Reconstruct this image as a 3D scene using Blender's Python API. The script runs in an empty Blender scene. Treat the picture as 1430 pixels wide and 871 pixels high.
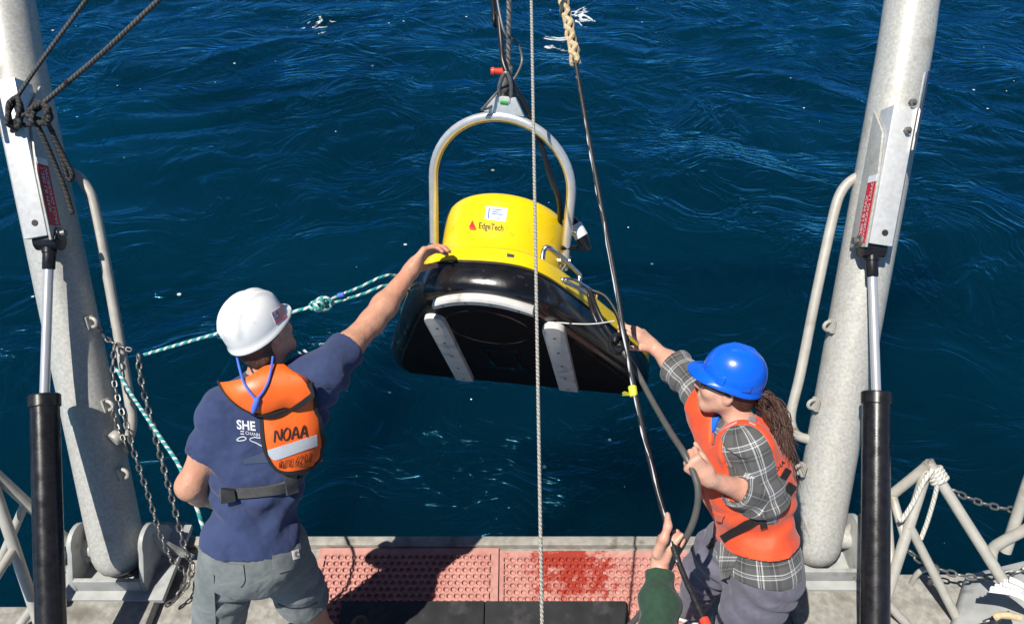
import bpy, bmesh, math, random
import numpy as np
from mathutils import Vector, Matrix
from mathutils.bvhtree import BVHTree
random.seed(4); RNG = np.random.default_rng(7)
R = math.radians
scene = bpy.context.scene
C = scene.collection
# ------------------------------------------------------------------ camera, sky, sun, exposure
PITCH = R(39.0); FPX = 1033.0; CAM = np.array([0.0, 0.0, 3.27])
cd = bpy.data.cameras.new('camera'); cam = bpy.data.objects.new('camera', cd); C.objects.link(cam)
cd.sensor_width = 36; cd.lens = FPX / 1430 * 36; cd.clip_end = 9000; cd.clip_start = 0.05
cam.location = CAM; cam.rotation_euler = (R(90) - PITCH, 0, 0); scene.camera = cam
SUN = Vector((0.46, 0.47, -1.16)).normalized()
w = bpy.data.worlds.new('World'); scene.world = w; w.use_nodes = True
nt = w.node_tree; bg = nt.nodes['Background']
sky = nt.nodes.new('ShaderNodeTexSky'); sky.sky_type = 'NISHITA'; sky.sun_disc = False
sky.sun_elevation = math.asin(-SUN.z); sky.sun_rotation = math.atan2(-SUN.x, -SUN.y)
sky.dust_density = 0.0; sky.ozone_density = 4.0; sky.air_density = 0.28
nt.links.new(sky.outputs[0], bg.inputs[0]); bg.inputs[1].default_value = 0.105
sl = bpy.data.lights.new('sun', 'SUN'); sl.energy = 4.9; sl.angle = R(0.5); sl.color = (1.0, 0.95, 0.87)
so = bpy.data.objects.new('sun', sl); C.objects.link(so); so.location = (-6, -8, 14)
so.rotation_euler = SUN.to_track_quat('-Z', 'Y').to_euler()
vs = scene.view_settings; vs.view_transform = 'Standard'; vs.look = 'None'; vs.exposure = 0.36; vs.gamma = 1.0
vs.use_curve_mapping = False
# ------------------------------------------------------------------ helpers
FW = np.array([0, math.cos(PITCH), -math.sin(PITCH)]); UP = np.array([0, math.sin(PITCH), math.cos(PITCH)])
def V(*a): return np.array(a, float)
def tip(v): a = PITCH - R(32); v = np.asarray(v, float); return np.array([v[0], v[1]*math.cos(a) + v[2]*math.sin(a), v[2]*math.cos(a) - v[1]*math.sin(a)])
def ray(px, py): return np.array([(px - 715) / FPX, 0, 0]) + (435.5 - py) / FPX * UP + FW
def at(px, py, d): return CAM + d * ray(px, py)               # a place seen at photo position px, py, d metres out
def atz(px, py, z): r = ray(px, py); return CAM + r * ((z - CAM[2]) / r[2])
def aty(px, py, y): r = ray(px, py); return CAM + r * (y / r[1])
def unit(v): v = np.asarray(v, float); return v / (np.linalg.norm(v) + 1e-12)
def curve(pts, n=8):
    P = [np.asarray(p, float) for p in pts]
    if len(P) < 3: n = max(n, 2); return [P[0] + (P[1] - P[0]) * i / n for i in range(n + 1)]
    Q = [2 * P[0] - P[1]] + P + [2 * P[-1] - P[-2]]; out = []
    for i in range(1, len(Q) - 2):
        a, b, c, d = Q[i - 1:i + 3]
        for j in range(n):
            t = j / n
            out.append(.5 * (2 * b + (c - a) * t + (2 * a - 5 * b + 4 * c - d) * t * t + (3 * b - a - 3 * c + d) * t ** 3))
    out.append(P[-1]); return out
def vnoise(p, seed=0):
    p = np.asarray(p, float); i = np.floor(p).astype(np.int64); f = p - i; f = f * f * (3 - 2 * f)
    def h(dx, dy, dz):
        n = (i[:, 0] + dx) * 374761393 + (i[:, 1] + dy) * 668265263 + (i[:, 2] + dz) * 2147483647 + seed * 974634777
        n = n & 0xffffffff
        n = ((n ^ (n >> 13)) * 1274126177) & 0xffffffff; n = n ^ (n >> 16)
        return (n & 0xffff) / 32767.5 - 1
    x, y, z = f.T
    l = lambda a, b, t: a + (b - a) * t
    return l(l(l(h(0,0,0), h(1,0,0), x), l(h(0,1,0), h(1,1,0), x), y), l(l(h(0,0,1), h(1,0,1), x), l(h(0,1,1), h(1,1,1), x), y), z)
def fbm(p, seed=0, o=3):
    s = 0; a = 1
    for k in range(o): s = s + a * vnoise(np.asarray(p) * 2 ** k, seed + k); a *= .5
    return s
class MB:
    def __init__(s): s.v = []; s.f = []; s.uv = {}; s.mi = []
    def add(s, vs, fs, uvs=None, mi=0):
        o = len(s.v); s.v += [tuple(map(float, p)) for p in vs]
        for k, f in enumerate(fs):
            if uvs is not None: s.uv[len(s.f)] = uvs[k]
            s.f.append([i + o for i in f]); s.mi.append(mi)
        return s
    def tube(s, pts, r, seg=8, cap=True, closed=False, mi=0):
        P = np.array([np.asarray(p, float) for p in pts]); n = len(P)
        rr = np.full(n, r, float) if np.isscalar(r) else np.interp(np.linspace(0, 1, n), np.linspace(0, 1, len(r)), r)
        T = np.zeros_like(P)
        if closed: T = np.roll(P, -1, 0) - np.roll(P, 1, 0)
        else: T[1:-1] = P[2:] - P[:-2]; T[0] = P[1] - P[0]; T[-1] = P[-1] - P[-2]
        T /= (np.linalg.norm(T, axis=1)[:, None] + 1e-12)
        a = V(0, 0, 1) if abs(T[0][2]) < .9 else V(1, 0, 0)
        N = unit(np.cross(T[0], a)); vs = []; L = 0; Ls = []
        for i in range(n):
            N = unit(N - T[i] * N.dot(T[i])); B = np.cross(T[i], N)
            if i: L += np.linalg.norm(P[i] - P[i - 1])
            Ls.append(L)
            for j in range(seg):
                t = 2 * math.pi * j / seg; vs.append(P[i] + rr[i] * (math.cos(t) * N + math.sin(t) * B))
        fs = []; uvs = []
        for i in range(n if closed else n - 1):
            k = (i + 1) % n
            for j in range(seg):
                m = (j + 1) % seg
                fs.append((i * seg + j, i * seg + m, k * seg + m, k * seg + j))
                l1 = Ls[k] if k else L + .01
                uvs.append(((j / seg, Ls[i]), ((j + 1) / seg, Ls[i]), ((j + 1) / seg, l1), (j / seg, l1)))
        if cap and not closed:
            fs.append(tuple(range(seg))[::-1]); uvs.append(((0, 0),) * seg)
            fs.append(tuple((n - 1) * seg + j for j in range(seg))); uvs.append(((0, L),) * seg)
        return s.add(vs, fs, uvs, mi)
    def box(s, c, ax, ay, az, mi=0):
        c = np.asarray(c, float); ax = np.asarray(ax, float); ay = np.asarray(ay, float); az = np.asarray(az, float)
        vs = [c + i * ax + j * ay + k * az for k in (-1, 1) for j in (-1, 1) for i in (-1, 1)]
        return s.add(vs, [(0,2,3,1), (4,5,7,6), (0,1,5,4), (2,6,7,3), (0,4,6,2), (1,3,7,5)], None, mi)
    def bx(s, x0, x1, y0, y1, z0, z1, mi=0):
        return s.box(((x0+x1)/2, (y0+y1)/2, (z0+z1)/2), ((x1-x0)/2,0,0), (0,(y1-y0)/2,0), (0,0,(z1-z0)/2), mi)
    def lathe(s, o, ax, prof, seg=24, mi=0):
        ax = unit(ax); a = V(0,0,1) if abs(ax[2]) < .9 else V(1,0,0); N = unit(np.cross(ax, a)); B = np.cross(ax, N); o = np.asarray(o, float)
        vs = [o + ax * h + r * (math.cos(2*math.pi*j/seg) * N + math.sin(2*math.pi*j/seg) * B) for r, h in prof for j in range(seg)]
        fs = [(i*seg+j, i*seg+(j+1)%seg, (i+1)*seg+(j+1)%seg, (i+1)*seg+j) for i in range(len(prof)-1) for j in range(seg)]
        fs.append(tuple(range(seg))[::-1]); fs.append(tuple((len(prof)-1)*seg + j for j in range(seg)))
        return s.add(vs, fs, None, mi)
    def grid(s, G, cu=False, cv=False, mi=0, uv=None):
        G = np.asarray(G, float); ny, nx = G.shape[:2]; fs = []; uvs = [] if uv is not None else None
        for i in range(ny if cv else ny - 1):
            for j in range(nx if cu else nx - 1):
                i2 = (i + 1) % ny; j2 = (j + 1) % nx
                fs.append((i*nx+j, i*nx+j2, i2*nx+j2, i2*nx+j))
                if uv is not None: uvs.append((uv[i][j], uv[i][j2], uv[i2][j2], uv[i2][j]))
        return s.add(G.reshape(-1, 3), fs, uvs, mi)
    def prism(s, poly, h, mi=0):
        n = len(poly); P = [np.asarray(p, float) for p in poly]; h = np.asarray(h, float)
        return s.add(P + [p + h for p in P], [tuple(range(n))[::-1], tuple(range(n, 2*n))] + [(i, (i+1)%n, n+(i+1)%n, n+i) for i in range(n)], None, mi)
    def build(s, name, mat, parent=None, smooth=True, bevel=0, sharp=40, recalc=True):
        return make(name, np.array(s.v), s.f, mat, parent, smooth, bevel, sharp, recalc, s.uv, s.mi)
def rootloc(o):
    while o.parent: o = o.parent
    return np.array(o.location)
def make(name, vs, fs, mat, parent=None, smooth=True, bevel=0, sharp=40, recalc=False, uv=None, mi=None):
    me = bpy.data.meshes.new(name)
    vs = np.asarray(vs, float)
    base = rootloc(parent) if parent else np.array([(vs[:,0].min()+vs[:,0].max())/2, (vs[:,1].min()+vs[:,1].max())/2, vs[:,2].min()])
    me.from_pydata((vs - base).tolist(), [], fs if isinstance(fs, list) else fs.tolist())
    mats = mat if isinstance(mat, (list, tuple)) else [mat]
    for m in mats: me.materials.append(m)
    if mi is not None and len(mats) > 1: me.polygons.foreach_set('material_index', mi)
    if uv:
        L = me.uv_layers.new(name='UVMap'); arr = np.zeros((len(me.loops), 2)); 
        for p in me.polygons:
            u = uv.get(p.index)
            if u is not None: arr[p.loop_start:p.loop_start + p.loop_total] = u
        L.data.foreach_set('uv', arr.ravel())
    if recalc or bevel:
        bm = bmesh.new(); bm.from_mesh(me); bmesh.ops.recalc_face_normals(bm, faces=bm.faces)
        if bevel:
            es = [e for e in bm.edges if len(e.link_faces) == 2 and e.calc_face_angle(0) > .6]
            bmesh.ops.bevel(bm, geom=es, offset=bevel, segments=2, affect='EDGES', profile=.6)
        bm.to_mesh(me); bm.free()
    if smooth:
        me.shade_smooth(); me.set_sharp_from_angle(angle=R(sharp))
    o = bpy.data.objects.new(name, me); C.objects.link(o)
    if parent: o.parent = parent
    else: o.location = base
    return o
def tag(o, label, cat, group=None):
    o['label'] = label; o['category'] = cat
    if group: o['group'] = group
    return o
def struct(o): o['kind'] = 'structure'; return o
def thing(name, loc, label, cat, group=None):
    o = bpy.data.objects.new(name, None); C.objects.link(o); o.location = loc; o.empty_display_size = .1
    return tag(o, label, cat, group)
def tube(name, pts, r, mat, parent=None, seg=10, closed=False, n=0):
    return MB().tube(curve(pts, n) if n else pts, r, seg, closed=closed).build(name, mat, parent)
# ------------------------------------------------------------------ signed distance bodies, meshed with surface nets
class SDF:
    def __init__(s, lo, hi, res):
        s.lo = np.asarray(lo, float); s.res = res
        s.n = np.ceil((np.asarray(hi, float) - s.lo) / res).astype(int) + 1
        s.D = np.full(s.n, .25, np.float32)
    def _w(s, lo, hi):
        a = np.clip(np.floor((lo - s.lo) / s.res).astype(int), 0, s.n); b = np.clip(np.ceil((hi - s.lo) / s.res).astype(int) + 1, 0, s.n)
        if (b <= a).any(): return None
        sl = tuple(slice(a[i], b[i]) for i in range(3))
        X = [(s.lo[i] + s.res * np.arange(a[i], b[i])).astype(np.float32) for i in range(3)]
        return sl, X[0][:, None, None], X[1][None, :, None], X[2][None, None, :]
    def _op(s, sl, d, k, op):
        A = s.D[sl]
        if op == 'u':
            h = np.clip(.5 + .5 * (A - d) / k, 0, 1); s.D[sl] = A + (d - A) * h - k * h * (1 - h)
        else:
            d = -d; h = np.clip(.5 - .5 * (A - d) / k, 0, 1); s.D[sl] = A + (d - A) * h + k * h * (1 - h)
    def cone(s, a, b, ra, rb, k=.02, op='u'):
        a = np.asarray(a, float); b = np.asarray(b, float); m = max(ra, rb) + k + 3 * s.res
        W = s._w(np.minimum(a, b) - m, np.maximum(a, b) + m)
        if W is None: return s
        sl, x, y, z = W; ab = b - a; L = ab.dot(ab) + 1e-9
        t = np.clip(((x - a[0]) * ab[0] + (y - a[1]) * ab[1] + (z - a[2]) * ab[2]) / L, 0, 1)
        d = np.sqrt((x - a[0] - t*ab[0])**2 + (y - a[1] - t*ab[1])**2 + (z - a[2] - t*ab[2])**2) - (ra + (rb - ra) * t)
        s._op(sl, d, k, op); return s
    def chain(s, pts, rs, k=.02):
        for i in range(len(pts) - 1): s.cone(pts[i], pts[i+1], rs[i], rs[i+1], k)
        return s
    def ell(s, c, r, ax=None, k=.02, op='u'):
        c = np.asarray(c, float); m = max(r) + k + 3 * s.res; W = s._w(c - m, c + m)
        if W is None: return s
        sl, x, y, z = W; ax = np.eye(3) if ax is None else np.asarray(ax)
        q = [(x - c[0]) * e[0] + (y - c[1]) * e[1] + (z - c[2]) * e[2] for e in ax]
        k0 = np.sqrt(sum((q[i] / r[i])**2 for i in range(3))); k1 = np.sqrt(sum((q[i] / r[i]**2)**2 for i in range(3))) + 1e-6
        s._op(sl, k0 * (k0 - 1) / k1, k, op); return s
    def cut(s, p, n, lo=None, hi=None):
        p = np.asarray(p, float); n = unit(n)
        W = s._w(s.lo if lo is None else np.asarray(lo), s.lo + s.n * s.res if hi is None else np.asarray(hi)); sl, x, y, z = W
        d = (x - p[0]) * n[0] + (y - p[1]) * n[1] + (z - p[2]) * n[2]
        s.D[sl] = np.maximum(s.D[sl], d); return s
    def mesh(s):
        D = s.D; I = D < 0; nx, ny, nz = D.shape
        cnt = np.zeros((nx-1, ny-1, nz-1), np.int8)
        cs = [(i, j, k) for i in (0, 1) for j in (0, 1) for k in (0, 1)]
        for i, j, k in cs: cnt += I[i:nx-1+i, j:ny-1+j, k:nz-1+k]
        act = np.argwhere((cnt > 0) & (cnt < 8)); del cnt
        idx = np.full((nx-1, ny-1, nz-1), -1, np.int32); idx[tuple(act.T)] = np.arange(len(act))
        acc = np.zeros((len(act), 3)); num = np.zeros(len(act))
        for a in cs:
            for ax in range(3):
                if a[ax]: continue
                b = list(a); b[ax] = 1
                va = D[tuple((act + a).T)]; vb = D[tuple((act + b).T)]; m = (va < 0) != (vb < 0)
                t = va[m] / (va[m] - vb[m]); p = np.tile(np.array(a, float), (m.sum(), 1)); p[:, ax] += t
                acc[m] += p; num[m] += 1
        vs = s.lo + s.res * (act + acc / num[:, None]); fs = []
        for ax in range(3):
            o = [(ax+1) % 3, (ax+2) % 3]
            A = I[tuple(slice(0, -1) if q == ax else slice(None) for q in range(3))]; B = I[tuple(slice(1, None) if q == ax else slice(None) for q in range(3))]
            e = np.argwhere(A != B); m = (e[:, o[0]] > 0) & (e[:, o[1]] > 0) & (e[:, o[0]] < D.shape[o[0]]-1) & (e[:, o[1]] < D.shape[o[1]]-1); e = e[m]
            q = []
            for da, db in ((1, 1), (0, 1), (0, 0), (1, 0)):
                c = e.copy(); c[:, o[0]] -= da; c[:, o[1]] -= db; q.append(idx[tuple(c.T)])
            q = np.stack(q, 1); ins = A[tuple(e.T)]; q[~ins] = q[~ins][:, ::-1]; fs.append(q)
        return vs, np.concatenate(fs)
def vnormals(vs, fs):
    n = np.cross(vs[fs[:,2]] - vs[fs[:,0]], vs[fs[:,3]] - vs[fs[:,1]]); N = np.zeros_like(vs)
    for k in range(4): np.add.at(N, fs[:, k], n)
    return N / (np.linalg.norm(N, axis=1)[:, None] + 1e-12)
def relax(vs, fs, it=2, w=.5):
    for _ in range(it):
        S = np.zeros_like(vs); n = np.zeros(len(vs))
        for k in range(4):
            for m in (1, 3): np.add.at(S, fs[:, k], vs[fs[:, (k+m) % 4]]); np.add.at(n, fs[:, k], 1)
        vs = vs + w * (S / n[:, None] - vs)
    return vs
def bvh(vs, fs): return BVHTree.FromPolygons([tuple(p) for p in vs], [tuple(int(i) for i in f) for f in fs])
def cast(B, px, py, near=None):
    r = unit(ray(px, py)); h = B.ray_cast(Vector(CAM), Vector(r))
    if h[0] is None:
        p = CAM + r * (near or 2.6); h = B.find_nearest(Vector(p))
    n = np.array(h[1]); 
    if n.dot(r) > 0: n = -n
    return np.array(h[0]), n
def sheet(name, B, px, off, thick, mat, parent, near=None, smooth_n=3, bulge=0, world=None, sharp=50):
    """a piece of cloth or film lying on a body: grid of photo positions laid on the surface B, off metres proud"""
    px = np.asarray(px, float); ny, nx = px.shape[:2]; P = np.zeros((ny, nx, 3)); N = np.zeros((ny, nx, 3))
    for i in range(ny):
        for j in range(nx): P[i, j], N[i, j] = cast(B, px[i, j, 0], px[i, j, 1], near)
    for _ in range(smooth_n):
        for A in (P, N):
            Q = A.copy(); Q[1:-1] = (A[:-2] + A[2:] + 2*A[1:-1]) / 4; A[:] = Q
            if nx > 2: Q = A.copy(); Q[:, 1:-1] = (A[:, :-2] + A[:, 2:] + 2*A[:, 1:-1]) / 4; A[:] = Q
    N /= np.linalg.norm(N, axis=2)[:, :, None] + 1e-9
    u = np.linspace(-1, 1, nx)[None, :, None]; v = np.linspace(-1, 1, ny)[:, None, None]
    T = P + N * (off + bulge * (1 - u**4) * (1 - v**4)); Bk = P + N * (off - thick)
    mb = MB(); uv = [[(j / max(nx-1, 1), i / max(ny-1, 1)) for j in range(nx)] for i in range(ny)]
    mb.grid(T, uv=uv); mb.grid(Bk)
    for e in ((T[0], Bk[0]), (T[-1], Bk[-1]), (T[:, 0], Bk[:, 0]), (T[:, -1], Bk[:, -1])): mb.grid(np.stack(e))
    vs = np.array(mb.v); 
    me = mb.build(name, mat, parent, True, 0, sharp)
    bm = bmesh.new(); bm.from_mesh(me.data); bmesh.ops.remove_doubles(bm, verts=bm.verts, dist=1e-5); bmesh.ops.recalc_face_normals(bm, faces=bm.faces); bm.to_mesh(me.data); bm.free()
    me.data.shade_smooth(); me.data.set_sharp_from_angle(angle=R(sharp))
    return me, T
def rows(left, right, nv, nu):
    def rs(p, n):
        p = np.asarray(p, float); s = np.r_[0, np.cumsum(np.linalg.norm(np.diff(p, axis=0), axis=1))]; t = np.linspace(0, s[-1], n)
        return np.stack([np.interp(t, s, p[:, 0]), np.interp(t, s, p[:, 1])], 1)
    a, b = rs(left, nv), rs(right, nv); t = np.linspace(0, 1, nu)[None, :, None]
    return a[:, None] * (1 - t) + b[:, None] * t
def strip(line, wd, n=20, nu=3):
    p = np.array(curve([np.array(q, float) for q in line], 6)); s = np.r_[0, np.cumsum(np.linalg.norm(np.diff(p, axis=0), axis=1))]; t = np.linspace(0, s[-1], n)
    p = np.stack([np.interp(t, s, p[:, 0]), np.interp(t, s, p[:, 1])], 1); g = np.gradient(p, axis=0); g /= np.linalg.norm(g, axis=1)[:, None] + 1e-9
    m = np.stack([-g[:, 1], g[:, 0]], 1); o = np.linspace(-wd/2, wd/2, nu)
    return p[:, None] + m[:, None] * o[None, :, None]
_tc = {}
def textgeo(txt, shear=0, bold=0):
    cu = bpy.data.curves.new('t', 'FONT'); cu.body = txt; cu.size = 1; cu.shear = shear; cu.resolution_u = 3; cu.offset = bold; cu.align_x = 'LEFT'
    o = bpy.data.objects.new('t', cu); C.objects.link(o); dg = bpy.context.evaluated_depsgraph_get(); dg.update()
    me = bpy.data.meshes.new_from_object(o.evaluated_get(dg)); vs = [tuple(v.co) for v in me.vertices]; fs = [list(p.vertices) for p in me.polygons]
    bpy.data.objects.remove(o); bpy.data.curves.remove(cu); bpy.data.meshes.remove(me); return vs, fs
def textpx(name, txt, B, o, u, v, mat, parent, off=.003, shear=0, bold=0, near=None):
    vs, fs = textgeo(txt, shear, bold); out = []
    for x, y, _ in vs:
        p, n = cast(B, o[0] + u[0]*x + v[0]*y, o[1] + u[1]*x + v[1]*y, near); out.append(p + n * off)
    return make(name, out, fs, mat, parent, False)
def textw(name, txt, o, u, v, mat, parent, shear=0, bold=0):
    vs, fs = textgeo(txt, shear, bold); o = np.asarray(o)
    return make(name, [o + np.asarray(u)*x + np.asarray(v)*y for x, y, _ in vs], fs, mat, parent, False)
STROKES = {'N': [[(0,0),(.05,1),(.6,.02),(.62,1)]], 'O': [[(.35,1),(.05,.75),(.02,.3),(.3,0),(.6,.25),(.62,.75),(.35,1)]],
 'A': [[(0,0),(.33,1),(.66,.02)],[(.12,.36),(.58,.4)]], 'R': [[(.02,0),(.05,1),(.45,.95),(.5,.65),(.08,.5),(.55,0)]], '/': [[(.05,-.1),(.4,1.05)]],
 'V': [[(0,1),(.3,0),(.62,1)]], '6': [[(.5,1),(.1,.55),(.08,.15),(.35,0),(.52,.25),(.3,.5),(.1,.35)]],
 '2': [[(.05,.75),(.25,1),(.5,.8),(.3,.35),(.02,0),(.55,.05)]], '0': [[(.3,1),(.05,.7),(.05,.25),(.3,0),(.52,.3),(.5,.75),(.3,1)]]}
def handwrite(name, txt, B, o, u, v, wd, mat, parent, off, near=None):
    mb = MB(); x = 0
    for ch in txt:
        if ch == ' ': x += .5; continue
        for st in STROKES[ch]:
            line = [(o[0] + u[0]*(x+a) + v[0]*b, o[1] + u[1]*(x+a) + v[1]*b) for a, b in st]
            px = strip(line, wd, 14, 2); G = np.zeros(px.shape[:2] + (3,))
            for i in range(px.shape[0]):
                for j in range(2): p, n = cast(B, *px[i, j], near); G[i, j] = p + n * off
            mb.grid(G)
        x += .85
    return mb.build(name, mat, parent, False, recalc=False)
# ------------------------------------------------------------------ materials
def mat(name, col, rough=.5, metal=0, var=0, vs=20, bump=0, bs=60, col2=None, c2s=8, c2w=(.5, .65), spec=.5, coat=0, sss=0, sheen=0, rvar=0, detail=6, bd=.002, fold=0, fs=13):
    m = bpy.data.materials.new(name); m.use_nodes = True; t = m.node_tree; b = t.nodes['Principled BSDF']
    b.inputs['Roughness'].default_value = rough; b.inputs['Metallic'].default_value = metal; b.inputs['Specular IOR Level'].default_value = spec
    b.inputs['Coat Weight'].default_value = coat; b.inputs['Coat Roughness'].default_value = .08
    if sss: b.inputs['Subsurface Weight'].default_value = sss; b.inputs['Subsurface Radius'].default_value = (.012, .005, .003); b.inputs['Subsurface Scale'].default_value = 1
    if sheen: b.inputs['Sheen Weight'].default_value = sheen; b.inputs['Sheen Roughness'].default_value = .5
    tc = t.nodes.new('ShaderNodeTexCoord'); c = (*col, 1); last = None
    b.inputs['Base Color'].default_value = c
    def noise(sc, dt=detail):
        n = t.nodes.new('ShaderNodeTexNoise'); n.inputs['Scale'].default_value = sc; n.inputs['Detail'].default_value = dt; t.links.new(tc.outputs['Object'], n.inputs['Vector']); return n
    if var or col2:
        n = noise(vs); rp = t.nodes.new('ShaderNodeValToRGB'); rp.color_ramp.elements[0].position = .3; rp.color_ramp.elements[1].position = .7
        rp.color_ramp.elements[0].color = (*[max(0, x*(1-var)) for x in col], 1); rp.color_ramp.elements[1].color = (*[min(1, x*(1+var)) for x in col], 1)
        t.links.new(n.outputs[0], rp.inputs[0]); last = rp.outputs[0]
        if col2:
            n2 = noise(c2s); r2 = t.nodes.new('ShaderNodeValToRGB'); r2.color_ramp.elements[0].position = c2w[0]; r2.color_ramp.elements[1].position = c2w[1]
            t.links.new(n2.outputs[0], r2.inputs[0]); mx = t.nodes.new('ShaderNodeMix'); mx.data_type = 'RGBA'
            t.links.new(r2.outputs[0], mx.inputs[0]); t.links.new(last, mx.inputs[6]); mx.inputs[7].default_value = (*col2, 1); last = mx.outputs[2]
        t.links.new(last, b.inputs['Base Color'])
    if rvar:
        n = noise(vs * .7); mr = t.nodes.new('ShaderNodeMapRange'); mr.inputs[1].default_value = .3; mr.inputs[2].default_value = .7; mr.inputs[3].default_value = max(.02, rough-rvar); mr.inputs[4].default_value = rough+rvar
        t.links.new(n.outputs[0], mr.inputs[0]); t.links.new(mr.outputs[0], b.inputs['Roughness'])
    if bump:
        n = noise(bs, 4); bp = t.nodes.new('ShaderNodeBump'); bp.inputs['Strength'].default_value = bump; bp.inputs['Distance'].default_value = bd
        t.links.new(n.outputs[0], bp.inputs['Height']); t.links.new(bp.outputs[0], b.inputs['Normal'])
        if fold:
            n3 = noise(fs, 2); n3.inputs['Distortion'].default_value = .25; b3 = t.nodes.new('ShaderNodeBump'); b3.inputs['Strength'].default_value = fold; b3.inputs['Distance'].default_value = .025
            t.links.new(n3.outputs[0], b3.inputs['Height']); t.links.new(b3.outputs[0], bp.inputs['Normal'])
    return m
def ropemat(name, a, b2, turns=1.0, pitch=.05, duty=.5, rough=.8, bump=.6):
    """braided cover: helical stripes round the rope"""
    m = bpy.data.materials.new(name); m.use_nodes = True; t = m.node_tree; b = t.nodes['Principled BSDF']; b.inputs['Roughness'].default_value = rough
    uv = t.nodes.new('ShaderNodeUVMap'); sp = t.nodes.new('ShaderNodeSeparateXYZ'); t.links.new(uv.outputs[0], sp.inputs[0])
    def math_(op, x, y=None):
        n = t.nodes.new('ShaderNodeMath'); n.operation = op
        for i, q in enumerate((x, y)):
            if q is None: continue
            if isinstance(q, (int, float)): n.inputs[i].default_value = q
            else: t.links.new(q, n.inputs[i])
        return n.outputs[0]
    h = math_('FRACT', math_('ADD', math_('MULTIPLY', sp.outputs[0], turns), math_('DIVIDE', sp.outputs[1], pitch)))
    s = math_('LESS_THAN', h, duty); mx = t.nodes.new('ShaderNodeMix'); mx.data_type = 'RGBA'; t.links.new(s, mx.inputs[0]); mx.inputs[6].default_value = (*a, 1); mx.inputs[7].default_value = (*b2, 1)
    t.links.new(mx.outputs[2], b.inputs['Base Color'])
    w_ = math_('SINE', math_('MULTIPLY', math_('ADD', math_('MULTIPLY', sp.outputs[0], 3), math_('DIVIDE', sp.outputs[1], pitch * .6)), 6.283))
    bp = t.nodes.new('ShaderNodeBump'); bp.inputs['Strength'].default_value = bump; bp.inputs['Distance'].default_value = .002; t.links.new(w_, bp.inputs['Height']); t.links.new(bp.outputs[0], b.inputs['Normal'])
    return m
M = {}
M['galv'] = mat('galvanised_steel', (.43,.425,.395), .48, .12, .17, 75, .2, 160, (.33,.30,.235), 9, (.60,.80), rvar=.12, detail=9)
M['rail'] = mat('weathered_rail_paint', (.42,.405,.36), .5, .1, .12, 18, .2, 70, (.24,.20,.15), 9, (.6,.75))
M['alu'] = mat('brushed_plate', (.60,.60,.59), .42, .25, .1, 40, .1, 80)
M['steel'] = mat('stainless', (.68,.67,.65), .2, 1.0, .06, 30)
M['hoop'] = mat('satin_stainless', (.70,.70,.68), .32, .55, .06, 30)
M['towrope'] = mat('black_rope_jacket', (.014,.014,.015), .5, 0, .3, 60, .6, 180)
M['chrome'] = mat('chrome_rod', (.80,.80,.80), .28, .65)
M['chain'] = mat('dull_chain', (.20,.195,.185), .48, .7, .3, 60)
M['barrel'] = mat('black_cylinder_paint', (.012,.012,.014), .28, 0, .3, 30, .12, 150, rvar=.08)
M['yellow'] = mat('yellow_gelcoat', (.86,.60,.004), .3, 0, .04, 8, .03, 40, (.62,.36,.01), 19, (.63,.8), coat=.3, rvar=.08)
M['black'] = mat('black_gelcoat', (.007,.007,.008), .22, 0, .3, 10, .25, 26, (.045,.045,.048), 34, (.66,.78), coat=.4, rvar=.12, bd=.004)
M['rubber'] = mat('black_rubber', (.022,.022,.023), .7, 0, .35, 14, .3, 120, (.07,.07,.068), 7, (.58,.75))
M['skid'] = mat('scuffed_white_plastic', (.62,.60,.56), .5, 0, .1, 12, .1, 60, (.33,.31,.28), 11, (.55,.7))
M['white'] = mat('white_plastic', (.78,.78,.77), .35, 0, .03, 20)
M['paper'] = mat('white_label', (.78,.79,.82), .5)
M['red'] = mat('red_label', (.55,.02,.03), .45, 0, .1, 60)
M['redp'] = mat('red_pin', (.75,.06,.03), .4)
M['ink'] = mat('dark_ink', (.02,.018,.016), .6)
M['wtext'] = mat('white_print', (.72,.72,.74), .6)
M['deck'] = mat('worn_grey_deck', (.29,.28,.25), .75, 0, .28, 30, .5, 90, (.15,.135,.115), 6, (.52,.7))
M['edge'] = mat('stern_coaming', (.30,.285,.25), .6, 0, .25, 22, .4, 60, (.17,.15,.12), 12, (.55,.7))
M['gunwale'] = mat('grey_gunwale_paint', (.36,.37,.36), .5, 0, .15, 12, .25, 50, (.2,.2,.19), 7, (.58,.7))
M['skin'] = mat('skin', (.54,.28,.18), .48, 0, .13, 26, .35, 130, (.60,.25,.165), 15, (.48,.72), sss=.1, fold=.12, fs=45)
M['skin2'] = mat('fair_skin', (.60,.335,.24), .48, 0, .10, 26, .3, 130, (.63,.28,.205), 15, (.48,.72), sss=.1, fold=.10, fs=45)
M['navy'] = mat('navy_cotton', (.034,.050,.122), .9, 0, .12, 40, .25, 300, (.045,.064,.146), 7, (.4,.7), sheen=.15, spec=.2, fold=.55)
M['grey'] = mat('grey_canvas', (.148,.168,.168), .9, 0, .12, 60, .3, 350, (.20,.215,.215), 8, (.45,.7), sheen=.1, spec=.2, fold=.6)
M['purple'] = mat('slate_trousers', (.125,.118,.155), .85, 0, .1, 40, .25, 300, (.15,.142,.18), 7, (.45,.7), sheen=.12, spec=.25, fold=.7)
M['green'] = mat('green_fleece', (.030,.062,.040), .95, 0, .12, 50, .3, 400, sheen=.12, spec=.15, fold=.5)
M['jeans'] = mat('dark_trousers', (.03,.035,.05), .9)
M['orange'] = mat('orange_vinyl', (.86,.13,.012), .42, 0, .05, 14, .12, 60, (.74,.10,.01), 10, (.5,.75), fold=.25, fs=8)
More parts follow.
